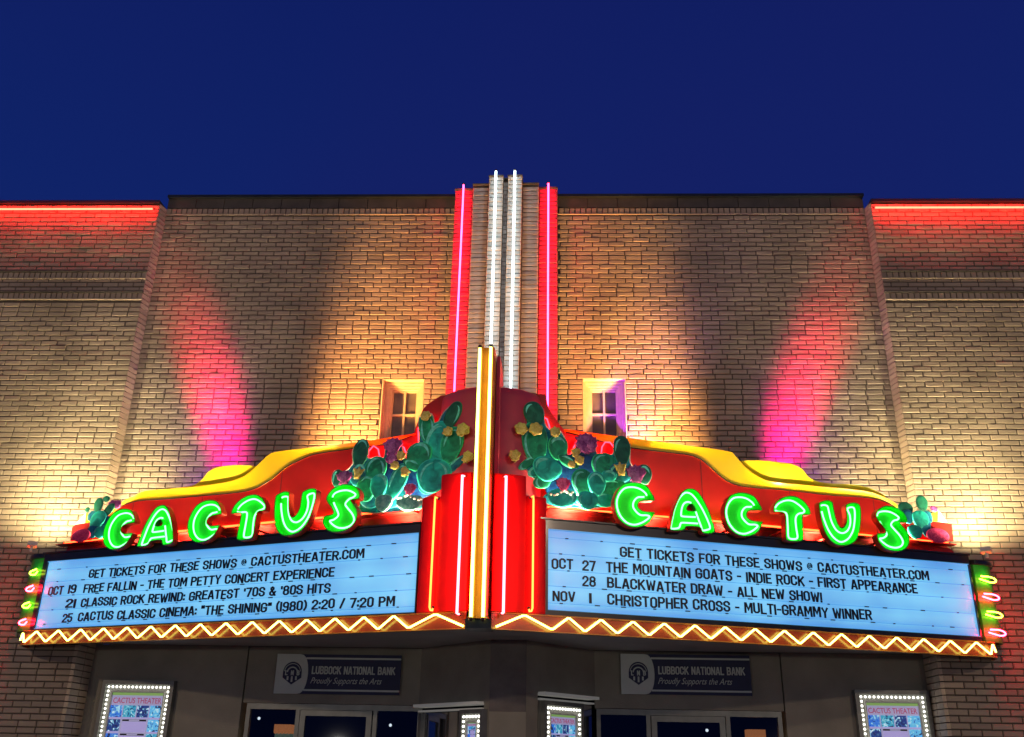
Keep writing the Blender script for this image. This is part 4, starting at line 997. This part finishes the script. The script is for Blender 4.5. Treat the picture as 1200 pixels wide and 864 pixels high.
# ---- floodlights on the canopy roof
M['lamp'] = mat('floodlight_housing', (.5, .48, .42), .4)
def flood(loc, target, energy, col, spot, label, blend=1.0, size=.03, box=True):
    loc = Vector(loc); t = thing('floodlight', label, 'floodlight', tuple(loc), 'floodlights on the marquee roof')
    d = (Vector(target)-loc).normalized(); m_ = MB()
    m_.box(-.05, .05, -.045, .045, -.05, .0); o = m_.obj('housing', M['lamp'])
    o.parent = t; o.rotation_euler = d.to_track_quat('Z', 'Y').to_euler()
    m_ = MB(); m_.box(-.012, .012, -.012, .012, -(loc.z-3.70), -.035); o = m_.obj('stem', M['lamp']); o.parent = t
    lamp('flood', 'SPOT', loc+d*.012, energy, col, target, size, spot, 1.0)
for sgn in (-1, 1):
    nm = 'left' if sgn < 0 else 'right'
    flood((sgn*5.20, -.66, 3.80), (sgn*5.50, WY, 6.8), 470, (1, .84, .46), 158, 'small cream floodlight on the %s end of the marquee roof' % nm, 1, .05)
    flood((sgn*4.30, -.38, 3.80), (sgn*4.42, 0, 6.4), 640, (1, .82, .46), 100, 'pale floodlight behind the outer end of the %s crown' % nm, 1, .05)
    flood((sgn*2.55, -.75, 3.85), (sgn*1.12, 0, 6.6), 3100, (1, .44, .12), 52, 'amber floodlight behind the %s yellow swoop near the window' % nm, 1, .22)
    flood((sgn*2.98, -.66, 3.80), (sgn*3.45, 0, 5.35), 1500, (1, .0, .34), 25, 'magenta floodlight behind the %s yellow hump' % nm, 1, .12)
    flood((sgn*2.80, -.66, 3.80), (sgn*3.66, 0, 5.85), 3600, (1, .0, .03), 19, 'red floodlight behind the %s yellow hump' % nm, 1, .14)
    P_ = PL if sgn < 0 else PR
    for k, t_ in enumerate((.16, .36, .56, .76, .94)):
        u = BL*(t_ if sgn < 0 else 1-t_); p = P_.P(u, 3.745 if sgn < 0 else 3.80, -.15); q = P_.P(u, 4.6, -.30)
        lamp('crown_fill', 'SPOT', p, 88+36*t_, (1, .72, .42), q, .06, 150, .9)  # unseen spots added to brighten the crown face
    flood((sgn*3.30, -.36, 3.95), (sgn*3.60, 0, 5.0), 80, (.35, .0, 1), 66, 'violet floodlight behind the %s yellow hump' % nm, 1, .03)
flood((.88, -.5, 4.35), (1.5, .1, 5.5), 420, (.35, .03, 1), 44, 'violet floodlight behind the drum aimed at the right window', 1, .02)
flood((-.88, -.5, 4.35), (-1.5, .1, 5.5), 110, (1, .12, .05), 44, 'small red floodlight behind the drum aimed at the left window', 1, .02)

# ------------------------------------------------------------------ ENTRANCE under the canopy
EZ = ZS-.002
def eb(mb, x0, x1, y0, y1, z0, z1): mb.box(x0, x1, y0, y1, z0, z1)
# key x positions from the photograph
ex = lambda px, py=830, off=0: PE.uz(px, py, off)[0]
ez = lambda px, py, off=0: PE.uz(px, py, off)[1]
xLj, xLb = ex(284, 815), ex(492, 800); xRb, xRj = ex(697, 800), ex(919, 815)
zH = ez(390, 826)
m_ = MB(); m_.box(-AX-.02, xLj, EY, EY+.3, 0, EZ); m_.obj('entrance_wall', M['plaster'], bld, 'left plaster wall behind the poster case')
m_ = MB(); m_.box(xRj, AX+.02, EY, EY+.3, 0, EZ); m_.obj('entrance_wall', M['plaster'], bld, 'right plaster wall behind the poster case')
m_ = MB(); m_.box(xLj+.012, xLb, EY+.02, EY+.3, zH+.01, EZ); m_.obj('entrance_header', M['plaster'], bld, 'plaster header above the left doors')
m_ = MB(); m_.box(xRb, xRj-.012, EY+.02, EY+.3, zH+.01, EZ); m_.obj('entrance_header', M['plaster'], bld, 'plaster header above the right doors')
def glass_mat():
    m = bpy.data.materials.new('storefront_glass'); m.use_nodes = True; t = m.node_tree; t.nodes.clear()
    tr = t.nodes.new('ShaderNodeBsdfTransparent'); tr.inputs[0].default_value = (.5, .55, .62, 1)
    gl = t.nodes.new('ShaderNodeBsdfGlossy'); gl.inputs[1].default_value = .03
    fr = t.nodes.new('ShaderNodeFresnel'); mx = t.nodes.new('ShaderNodeMixShader'); o = t.nodes.new('ShaderNodeOutputMaterial')
    t.links.new(fr.outputs[0], mx.inputs[0]); t.links.new(tr.outputs[0], mx.inputs[1]); t.links.new(gl.outputs[0], mx.inputs[2]); t.links.new(mx.outputs[0], o.inputs[0]); return m
M['glass'] = glass_mat()
def storefront(x0, x1, gl, door, lab):
    """x0..x1 overall; gl = glazed side lights (x ranges); door = door frame x range"""
    t_ = thing('storefront', lab, 'storefront doors', ((x0+x1)/2, EY, 0), 'glazed entrance doors under the marquee')
    y0, y1 = EY+.03, EY+.10; h = .045
    m_ = MB(); m_.box(x0, x1, y0, y1, zH-.055, zH+.005)
    for x in (x0, x1-h): m_.box(x, x+h, y0, y1, 0, zH-.055)
    for x in (door[0]-.055, door[1]+.012): m_.box(x, x+h, y0, y1, 0, zH-.055)
    m_.obj('frame', M['alu'], t_)
    for (a_, b_) in ((x0+h, door[0]-.055), (door[1]+.012+h, x1-h)):
        m_ = MB(); m_.box(a_, b_, EY+.06, EY+.068, .1, zH-.056); m_.obj('pane', M['glass'], t_)
        m_ = MB(); m_.box(a_, b_, y0+.005, y1, 0, .1); m_.obj('sill', M['alu'], t_)
    a_, b_ = door[0], door[1]; m_ = MB(); yy0, yy1 = EY+.015, EY+.07; zt_ = zH-.06
    m_.box(a_, b_, yy0, yy1, zt_-.06, zt_); m_.box(a_, a_+.06, yy0, yy1, .02, zt_-.06); m_.box(b_-.06, b_, yy0, yy1, .02, zt_-.06); m_.box(a_+.06, b_-.06, yy0, yy1, .02, .2)
    d_ = m_.obj('door', M['alu'], t_)
    m_ = MB(); m_.box(a_+.06, b_-.06, EY+.035, EY+.043, .2, zt_-.06); m_.obj('pane', M['glass'], d_)
    m_ = MB(); m_.tube([(b_-.09, yy0-.002, 1.0), (b_-.09, yy0-.05, 1.0), (b_-.09, yy0-.05, 1.25), (b_-.09, yy0-.002, 1.25)], .012, 6); m_.obj('handle', M['alu'], d_)
storefront(ex(288), ex(494), None, (ex(352), ex(436)), 'left glazed entrance doors in dull aluminium frames')
storefront(ex(699), ex(916), None, (ex(763), ex(849)), 'right glazed entrance doors in dull aluminium frames')
# lobby behind the glass
m_ = MB(); m_.box(-4.6, 4.8, 3.2, 3.3, 0, 3); m_.box(-4.7, -4.6, EY+.3, 3.2, 0, 3); m_.box(4.8, 4.9, EY+.3, 3.2, 0, 3); m_.box(-4.7, 4.9, EY+.3, 3.3, 3, 3.1)
m_.obj('lobby', M['interior'], bld)
M['warmlit'] = mat('lit_orange_header', (.6, .25, .08), .5, emit=(1, .30, .08), es=.9, var=.4, vscale=30)
M['greenlit'] = mat('lit_green_body', (.3, .4, .3), .5, emit=(.35, .5, .3), es=.35, var=.5, vscale=25)
for (px, py, lab) in ((331.5, 849, 'small glowing display cabinet behind the left sidelight'), (886.5, 855, 'small glowing display cabinet behind the right sidelight')):
    Pq = Plane((0, .75, 0), (1, 0, 0), (0, -1, 0)); u, z = Pq.uz(px, py)
    t_ = thing('display_cabinet', lab, 'display cabinet', (u, .75, 0), 'lit cabinets in the lobby')
    m_ = MB(); m_.box(u-.10, u+.10, .75, .95, z-.085, z); 
    for k in range(5): m_.cyl((u-.08+k*.04, .745, z-.085), (u-.08+k*.04, .95, z-.085), .018, 8)
    m_.obj('header', M['warmlit'], t_)
    m_ = MB(); m_.box(u-.09, u+.09, .77, .94, 1.0, z-.09); m_.obj('body', M['greenlit'], t_)
    m_ = MB(); m_.box(u-.095, u+.095, .76, .95, 0, .999); m_.obj('stand', M['dark'], t_)
for (px, py, lab) in ((303.5, 842, 'tiny bright pendant bulb seen through the left sidelight'), (457.5, 850, 'tiny bright pendant bulb seen through the pane right of the left door'), (828.5, 856, 'tiny bright pendant bulb seen through the right door glass')):  # glowing balls added behind the glass to imitate street light reflections
    Pq = Plane((0, .85, 0), (1, 0, 0), (0, -1, 0)); u, z = Pq.uz(px, py)
    t_ = thing('reflection_ball', lab, 'pendant bulb', (u, .85, z), 'pendant bulbs in the lobby'); m_ = MB(); m_.ball((u, .85, z), .017); m_.obj('bulb', G['bulb'], t_)
    m_ = MB(); m_.tube([(u, .85, z+.015), (u, .85, 2.99)], .003, 4); m_.obj('added_cord', M['dark'], t_)

# ---- bank banners
def text_mesh(body, size, mat_, shear=0, ext=.0008, bold=0, width=None):
    c = bpy.data.curves.new('text', 'FONT'); c.body = body; c.size = size; c.shear = shear; c.extrude = ext; c.offset = bold; c.resolution_u = 3
    o = bpy.data.objects.new('text', c); COL.objects.link(o); dg = bpy.context.evaluated_depsgraph_get(); dg.update()
    me = bpy.data.meshes.new_from_object(o.evaluated_get(dg)); bpy.data.objects.remove(o); 
    xs = [v.co.x for v in me.vertices]; x0, x1 = min(xs), max(xs); s_ = 1 if width is None else width/(x1-x0)
    for v in me.vertices: v.co = Vector(((v.co.x-x0)*s_, -v.co.z, v.co.y))
    me.materials.clear(); me.materials.append(mat_); return me
def banner(px0, px1, py0, py1, lab, pyr):
    off = .02; u0, z1 = PE.uz(px0, py0, off); u1, z1b = PE.uz(px1, pyr, off); z0 = PE.uz(px0, py1, off)[1]
    z1 = min(z1, EZ-.03); Wd = u1-u0; H = z1-z0; y = EY-off
    t_ = thing('bank_banner', lab, 'banner', (u0, y, z0), 'bank banners over the entrance doors')
    m_ = MB(); m_.box(u0, u1, y-.012, y, z0, z1); m_.obj('navy_field', M['navy'], t_)
    m_ = MB(); xr = u0+Wd*.185; pts = [(u0, z0), (xr, z0)]
    for k in range(1, 12): a_ = math.pi*k/12; pts.append((xr+Wd*.075*math.sin(a_)**.8, z0+H*(.5-.5*math.cos(a_))))
    pts += [(xr, z1), (u0, z1)]
    m_.loft([(p[0], y-.017, p[1]) for p in pts], [(p[0], y-.0125, p[1]) for p in pts]); m_.obj('grey_field', M['bannergrey'], t_)
    m_ = MB()
    for zz in (z0+H*.075, z0+H*.875): m_.box(u0+Wd*.235, u1-.004, y-.0165, y-.0125, zz, zz+H*.045)
    m_.obj('stripe', M['bannergrey'], t_)
    # emblem: arched shield with columns and the letters LNB
    cx_, cz2, r = u0+Wd*.135, z0+H*.54, H*.25
    sh = [(cx_-r, cz2-.1*r), (cx_-r, cz2-r*.55), (cx_, cz2-r*1.25), (cx_+r, cz2-r*.55), (cx_+r, cz2-.1*r)]+[(cx_+r*math.cos(a_), cz2+r*math.sin(a_)*1.05) for a_ in np.linspace(.0, math.pi, 16)]
    m_ = MB(); m_.loft([(p[0], y-.021, p[1]) for p in sh], [(p[0], y-.0175, p[1]) for p in sh]); m_.obj('emblem', M['navy'], t_)
    m_ = MB()
    arc = [(cx_+r*.55*math.cos(a_), y-.022, cz2-.05*r+r*.55*math.sin(a_)) for a_ in np.linspace(.1, math.pi-.1, 12)]; m_.tube(arc, r*.07, 5)
    arc = [(cx_+r*.86*math.cos(a_), y-.022, cz2+r*.86*math.sin(a_)) for a_ in np.linspace(.1, math.pi-.1, 12)]; m_.tube(arc, r*.035, 5)
    for k in (-.45, 0, .45): m_.box(cx_+k*r-.09*r, cx_+k*r+.09*r, y-.024, y-.0215, cz2-r*(.98 if k == 0 else .8), cz2-r*.42)
    m_.obj('emblem_columns', M['bannergrey'], t_)
    Pb = Plane((0, y, 0), (1, 0, 0), (0, -1, 0))
    def line(tx, x, z, h, width, par, m, key, thick=.15):
        adv = sum(advance(c) for c in tx)-.085; s_ = width/(adv*h); u = 0
        for ch in tx:
            if ch != ' ': place(glyph_mesh(ch, thick, .004, m=m, key=key), 'letter', par, Matrix.Translation((x+(u+.0675)*h*s_, y-.0128, z)) @ Matrix.Diagonal((h*s_, 1, h, 1)))
            u += advance(ch)
    fieldp = [c for c in t_.children if c.name.startswith('navy')][0] if len(t_.children) else t_
    line('LUBBOCK NATIONAL BANK', u0+Wd*.29, z0+H*.50, H*.20, Wd*.665, t_, M['bannergrey'], 'bg', .17)
    me = text_mesh('Proudly Supports the Arts', H*.22, M['bannergrey'], .45, .0004, .0, Wd*.57); o = bpy.data.objects.new('tagline', me); COL.objects.link(o); o.location = (u0+Wd*.285, y-.0135, z0+H*.265); attach(o, t_)
    for ch, k in (('L', -.62), ('N', 0), ('B', .62)):
        hh = r*.5; place(glyph_mesh(ch, .2, .003, m=M['bannergrey'], key='bg'), 'emblem_letter', t_, Matrix.Translation((cx_+k*r-hh*.18, y-.0215, cz2-r*.32)) @ Matrix.Diagonal((hh, 1, hh, 1)))
banner(326, 471, 766.5, 813, 'navy bank banner above the left entrance doors', 769)
banner(727, 878, 766.5, 813.5, 'navy bank banner above the right entrance doors', 770)

# ---- poster cases with bulbs
def thumb(name, c1, c2, s_):
    m = bpy.data.materials.new(name); m.use_nodes = True; t = m.node_tree; b = t.nodes['Principled BSDF']; g = t.nodes.new('ShaderNodeNewGeometry')
    n = t.nodes.new('ShaderNodeTexNoise'); n.inputs['Scale'].default_value = s_*.55; n.inputs['Detail'].default_value = 3; n.inputs['Distortion'].default_value = 1.5; t.links.new(g.outputs['Position'], n.inputs['Vector'])
    r = t.nodes.new('ShaderNodeValToRGB'); r.color_ramp.interpolation = 'EASE'; t.links.new(n.outputs[0], r.inputs[0]); q = r.color_ramp.elements
    q[0].position = .36; q[0].color = (.01, .02, .08, 1); q[1].position = .72; q[1].color = (.85, .9, .95, 1)
    for p_, c_ in ((.45, c2), (.54, c1), (.62, (.25, .6, .8))): e_ = q.new(p_); e_.color = (*c_, 1)
    t.links.new(r.outputs[0], b.inputs['Base Color']); t.links.new(r.outputs[0], b.inputs['Emission Color']); b.inputs['Emission Strength'].default_value = .75  # picture colour also emits, so the thumbnails look lit
    return m
TH = [thumb('thumb_blue', (.05, .2, .6), (.02, .16, .75), 26), thumb('thumb_sky', (.1, .45, .7), (.10, .42, .85), 30), thumb('thumb_dark', (.02, .06, .2), (.01, .04, .25), 34), thumb('thumb_teal', (.05, .35, .45), (.03, .30, .55), 40)]
M['lav'] = mat('lavender_print', (.45, .40, .65), .5, emit=(.42, .38, .80), es=.55, var=.1)  # print colours carry a glow so the poster looks lit
M['redprint'] = mat('red_print', (.5, .1, .2), .5, emit=(.5, .12, .25), es=.35)
M['limeprint'] = mat('lime_print', (.3, .5, .15), .5, emit=(.3, .55, .15), es=.4)
M['case'] = mat('white_case_lining', (.30, .31, .28), .45, var=.06)
bm_ = MB(); bm_.ball((0, 0, 0), .0135, 8, 6); bulb_me = bm_.mesh('light_bulb', G['bulb'], smooth=True)
def fill_poster(t_, Pq, u0, u1, zt_, zb_, off):
    Wd = u1-u0
    def q(a_, b_, c_, d_, m, name, o_=.003):
        mb = MB(); A = [Pq.P(u0+a_*Wd, zt_-d_*Wd, off+o_), Pq.P(u0+b_*Wd, zt_-d_*Wd, off+o_), Pq.P(u0+b_*Wd, zt_-c_*Wd, off+o_), Pq.P(u0+a_*Wd, zt_-c_*Wd, off+o_)]
        mb.loft(A, [p-Pq.out*.0015 for p in A]); return mb.obj(name, m, t_)
    H = (zt_-zb_)/Wd
    A = [Pq.P(u0, zb_, off), Pq.P(u1, zb_, off), Pq.P(u1, zt_, off), Pq.P(u0, zt_, off)]; mb = MB(); mb.loft(A, [p-Pq.out*.004 for p in A]); paper = mb.obj('poster', M['posterpaper'], t_)
    q(.0, 1, .0, .05, M['limeprint'], 'strip')
    me = text_mesh('CACTUS THEATER', .14*Wd, M['redprint'], 0, .0006, .002*Wd, Wd*.94); o = bpy.data.objects.new('title', me); COL.objects.link(o)
    o.matrix_basis = Pq.mw(u0+.03*Wd, zt_-.19*Wd, off+.004); attach(o, t_)
    y = .23; r = 0
    while y < H-.2:
        h = .21
        if r == 0: cols = [(.0, .23), (.255, .50), (.525, .745), (.77, 1)]
        else: cols = [(.0, .23), (.77, 1)]
        for i, (a_, b_) in enumerate(cols): q(a_, b_, y, y+h, TH[(r*2+i*3) % 4], 'thumbnail'); q(a_, b_, y+h+.005, y+h+.02, M['lav'], 'caption')
        if r > 0:
            q(.27, .73, y+.045, y+h+.01, M['lav'], 'text_box'); q(.27, .73, y, y+.03, M['ink'], 'text_bar'); q(.40, .60, y+.004, y+.026, M['posterpaper'], 'text_bar_gap', .0055)
        y += h+.04; r += 1
def poster_case(Pq, o_u0, o_u1, zt_, lab, inner=.05, bulbs=True, depth=.09, zb_=.95):
    t_ = thing('poster_case', lab, 'poster case', tuple(float(v) for v in Pq.P((o_u0+o_u1)/2, zb_, 0)), 'bulb-lit poster cases')
    def bx(u0, u1, z0, z1, a_, b_, m, nm):
        mb = MB(); A = [Pq.P(u0, z0, b_), Pq.P(u1, z0, b_), Pq.P(u1, z1, b_), Pq.P(u0, z1, b_)]; B = [Pq.P(u0, z0, a_), Pq.P(u1, z0, a_), Pq.P(u1, z1, a_), Pq.P(u0, z1, a_)]; mb.loft(A, B); return mb
    f = .042
    mb = MB()
    for (u0, u1, z0, z1) in ((o_u0, o_u1, zt_-f, zt_), (o_u0, o_u1, zb_, zb_+f), (o_u0, o_u0+f, zb_+f, zt_-f), (o_u1-f, o_u1, zb_+f, zt_-f)):
        A = [Pq.P(u0, z0, depth), Pq.P(u1, z0, depth), Pq.P(u1, z1, depth), Pq.P(u0, z1, depth)]; mb.loft(A, [p-Pq.out*depth for p in A])
    mb.obj('frame', M['alu'], t_)
    mb = bx(o_u0+f, o_u1-f, zb_+f, zt_-f, .01, .03, None, None); mb.obj('lining', M['case'], t_)
    i0, i1, it = o_u0+f, o_u1-f, zt_-f
    k = .047; n = int((i1-i0-.04)/k)
    for i in range(n+1):
        place(bulb_me, 'light_bulb', t_, Matrix.Translation(Pq.P(i0+.025+(i1-i0-.05)*i/n, it-.028, .062)))
    z = it-.028-k
    while z > 1.55:
        for u in (i0+.025, i1-.025): place(bulb_me, 'light_bulb', t_, Matrix.Translation(Pq.P(u, z, .062)))
        z -= k
    # inner poster frame
    p0, p1, pz = i0+.075, i1-.075, it-.085
    mb = MB()
    for (u0, u1, z0, z1) in ((p0-.012, p1+.012, pz, pz+.012), (p0-.012, p0, zb_+.1, pz), (p1, p1+.012, zb_+.1, pz)):
        A = [Pq.P(u0, z0, .06), Pq.P(u1, z0, .06), Pq.P(u1, z1, .06), Pq.P(u0, z1, .06)]; mb.loft(A, [p-Pq.out*.029 for p in A])
    mb.obj('inner_frame', M['whitealu'], t_)
    fill_poster(t_, Pq, p0, p1, pz-.002, zb_+.1, .036)
zL = PE.uz(163, 797.5, .09)[1]; zR = PE.uz(1045, 809, .09)[1]
poster_case(PE, PE.uz(121, 797, .09)[0], PE.uz(204.5, 797, .09)[0], zL, 'bulb-framed poster case on the left plaster wall')
poster_case(PE, PE.uz(1001.5, 809, .09)[0], PE.uz(1088, 809, .09)[0], zR, 'bulb-framed poster case on the right plaster wall')

# ---- angled ticket booth between the doors
bx0 = np.array([-.885, EY+.02]); bt0 = np.array([-.02, -.62]); bt1 = np.array([.36, -.62]); bx1 = np.array([1.10, EY+.02])
bx0 = np.array([xLb, EY+.019]); bx1 = np.array([xRb, EY+.019])
booth = thing('ticket_booth', 'wedge-shaped plaster ticket booth between the two pairs of doors', 'ticket booth', (.17, 0, 0))
def seg_plane(a_, b_):
    d = (b_-a_); L = float(np.linalg.norm(d)); d = d/L; return Plane((a_[0], a_[1], 0), (d[0], d[1], 0), (d[1], -d[0], 0)), L
Pa, La = seg_plane(bx0, bt0); Pb_, Lb = seg_plane(bt1, bx1)
zw = Pa.uz(530, 826, 0)[1]; zw2 = Pb_.uz(665, 816, 0)[1]
M['litbar'] = mat('glowing_white_trim', (.6, .6, .55), .4, emit=(1, 1, .94), es=.07)  # white trim with a faint emission of its own
def wallbox(Pq, u0, u1, z0, z1, o0, o1, m, nm, par, label=None):
    mb = MB(); A = [Pq.P(u0, z0, o1), Pq.P(u1, z0, o1), Pq.P(u1, z1, o1), Pq.P(u0, z1, o1)]; B = [Pq.P(u0, z0, o0), Pq.P(u1, z0, o0), Pq.P(u1, z1, o0), Pq.P(u0, z1, o0)]
    mb.loft(A, B); return mb.obj(nm, m, par, label)
wallbox(Pa, 0, La, zw, EZ, -.1, 0, M['plaster'], 'header', booth); wallbox(Pb_, 0, Lb, zw2, EZ, -.1, 0, M['plaster'], 'header', booth)
uA = Pa.uz(567, 835)[0]; uB = Pb_.uz(630, 835)[0]
wallbox(Pa, uA, La-.001, 0, zw-.001, -.1, 0, M['plaster'], 'pier', booth); wallbox(Pb_, .001, uB, 0, zw2-.001, -.1, 0, M['plaster'], 'pier', booth)
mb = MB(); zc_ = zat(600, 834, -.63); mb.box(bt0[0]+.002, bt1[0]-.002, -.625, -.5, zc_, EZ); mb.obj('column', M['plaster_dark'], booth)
mb = MB(); mb.box(bt0[0]+.002, bt1[0]-.002, -.622, -.5, 0, zc_-.001); mb.obj('column_base', M['plaster'], booth)
for Pq, u0, u1, z, lab in ((Pa, .03, uA-.005, zw, 'left'), (Pb_, uB+.005, Lb-.05, zw2, 'right')):
    wallbox(Pq, u0, u1, z-.016, z+.014, -.06, .10, M['litbar'], 'window_head', booth)
    wallbox(Pq, u0, u1, z-.062, z-.045, -.06, .03, M['litbar'], 'window_head', booth)
    mb = MB()
    for k in range(34):
        zz = z-.10-.032*k
        A = [Pq.P(u0+.05, zz, -.045), Pq.P(u1, zz, -.045), Pq.P(u1, zz+.022, -.030), Pq.P(u0+.05, zz+.022, -.030)]; mb.loft(A, [p-Pq.out*.003 for p in A])
    mb.obj('blind', M['blind'], booth, kind='stuff')
    wallbox(Pq, u0, u0+.045, .9, z-.073, -.06, .02, M['alu'], 'jamb', booth)
    wallbox(Pq, u0+.046, u1, .9, z-.073, -.018, -.012, M['glass'], 'pane', booth)
    wallbox(Pq, u0, u1, 0, .9, -.1, 0, M['plaster'], 'apron', booth)
ua0 = Pa.uz(536.5, 835, .09)[0]; za = Pa.uz(550, 827, .09)[1]
poster_case(Pa, ua0, ua0+.62 if ua0+.62 < La-.02 else La-.02, za-.035, 'bulb-lit poster on the left face of the ticket booth', depth=.07)
ub0 = Pb_.uz(640, 835, .09)[0]; ub1 = Pb_.uz(686, 835, .09)[0]; zb__ = Pb_.uz(664, 817, .09)[1]
poster_case(Pb_, ub0, ub1, zb__-.05, 'bulb-lit poster on the right face of the ticket booth', depth=.07)
# small roof box right of the booth door corner and soffit lights
mb = MB(); mb.box(-5.02, -4.98, 0, 0, 0, 0) if False else None

# ------------------------------------------------------------------ ground
mb = MB(); mb.box(-60, 60, -4.2, 4, -.12, 0); tag(mb.obj('pavement', M['concrete']), kind='structure')
mb = MB(); mb.add([(-300, -300, -.14), (300, -300, -.14), (300, 300, -.14), (-300, 300, -.14)], [(0, 1, 2, 3)]); tag(mb.obj('road', M['asphalt']), kind='structure')
mb = MB(); mb.box(-60, 60, -4.36, -4.201, -.13, .004); tag(mb.obj('kerb', M['concrete']), kind='structure')
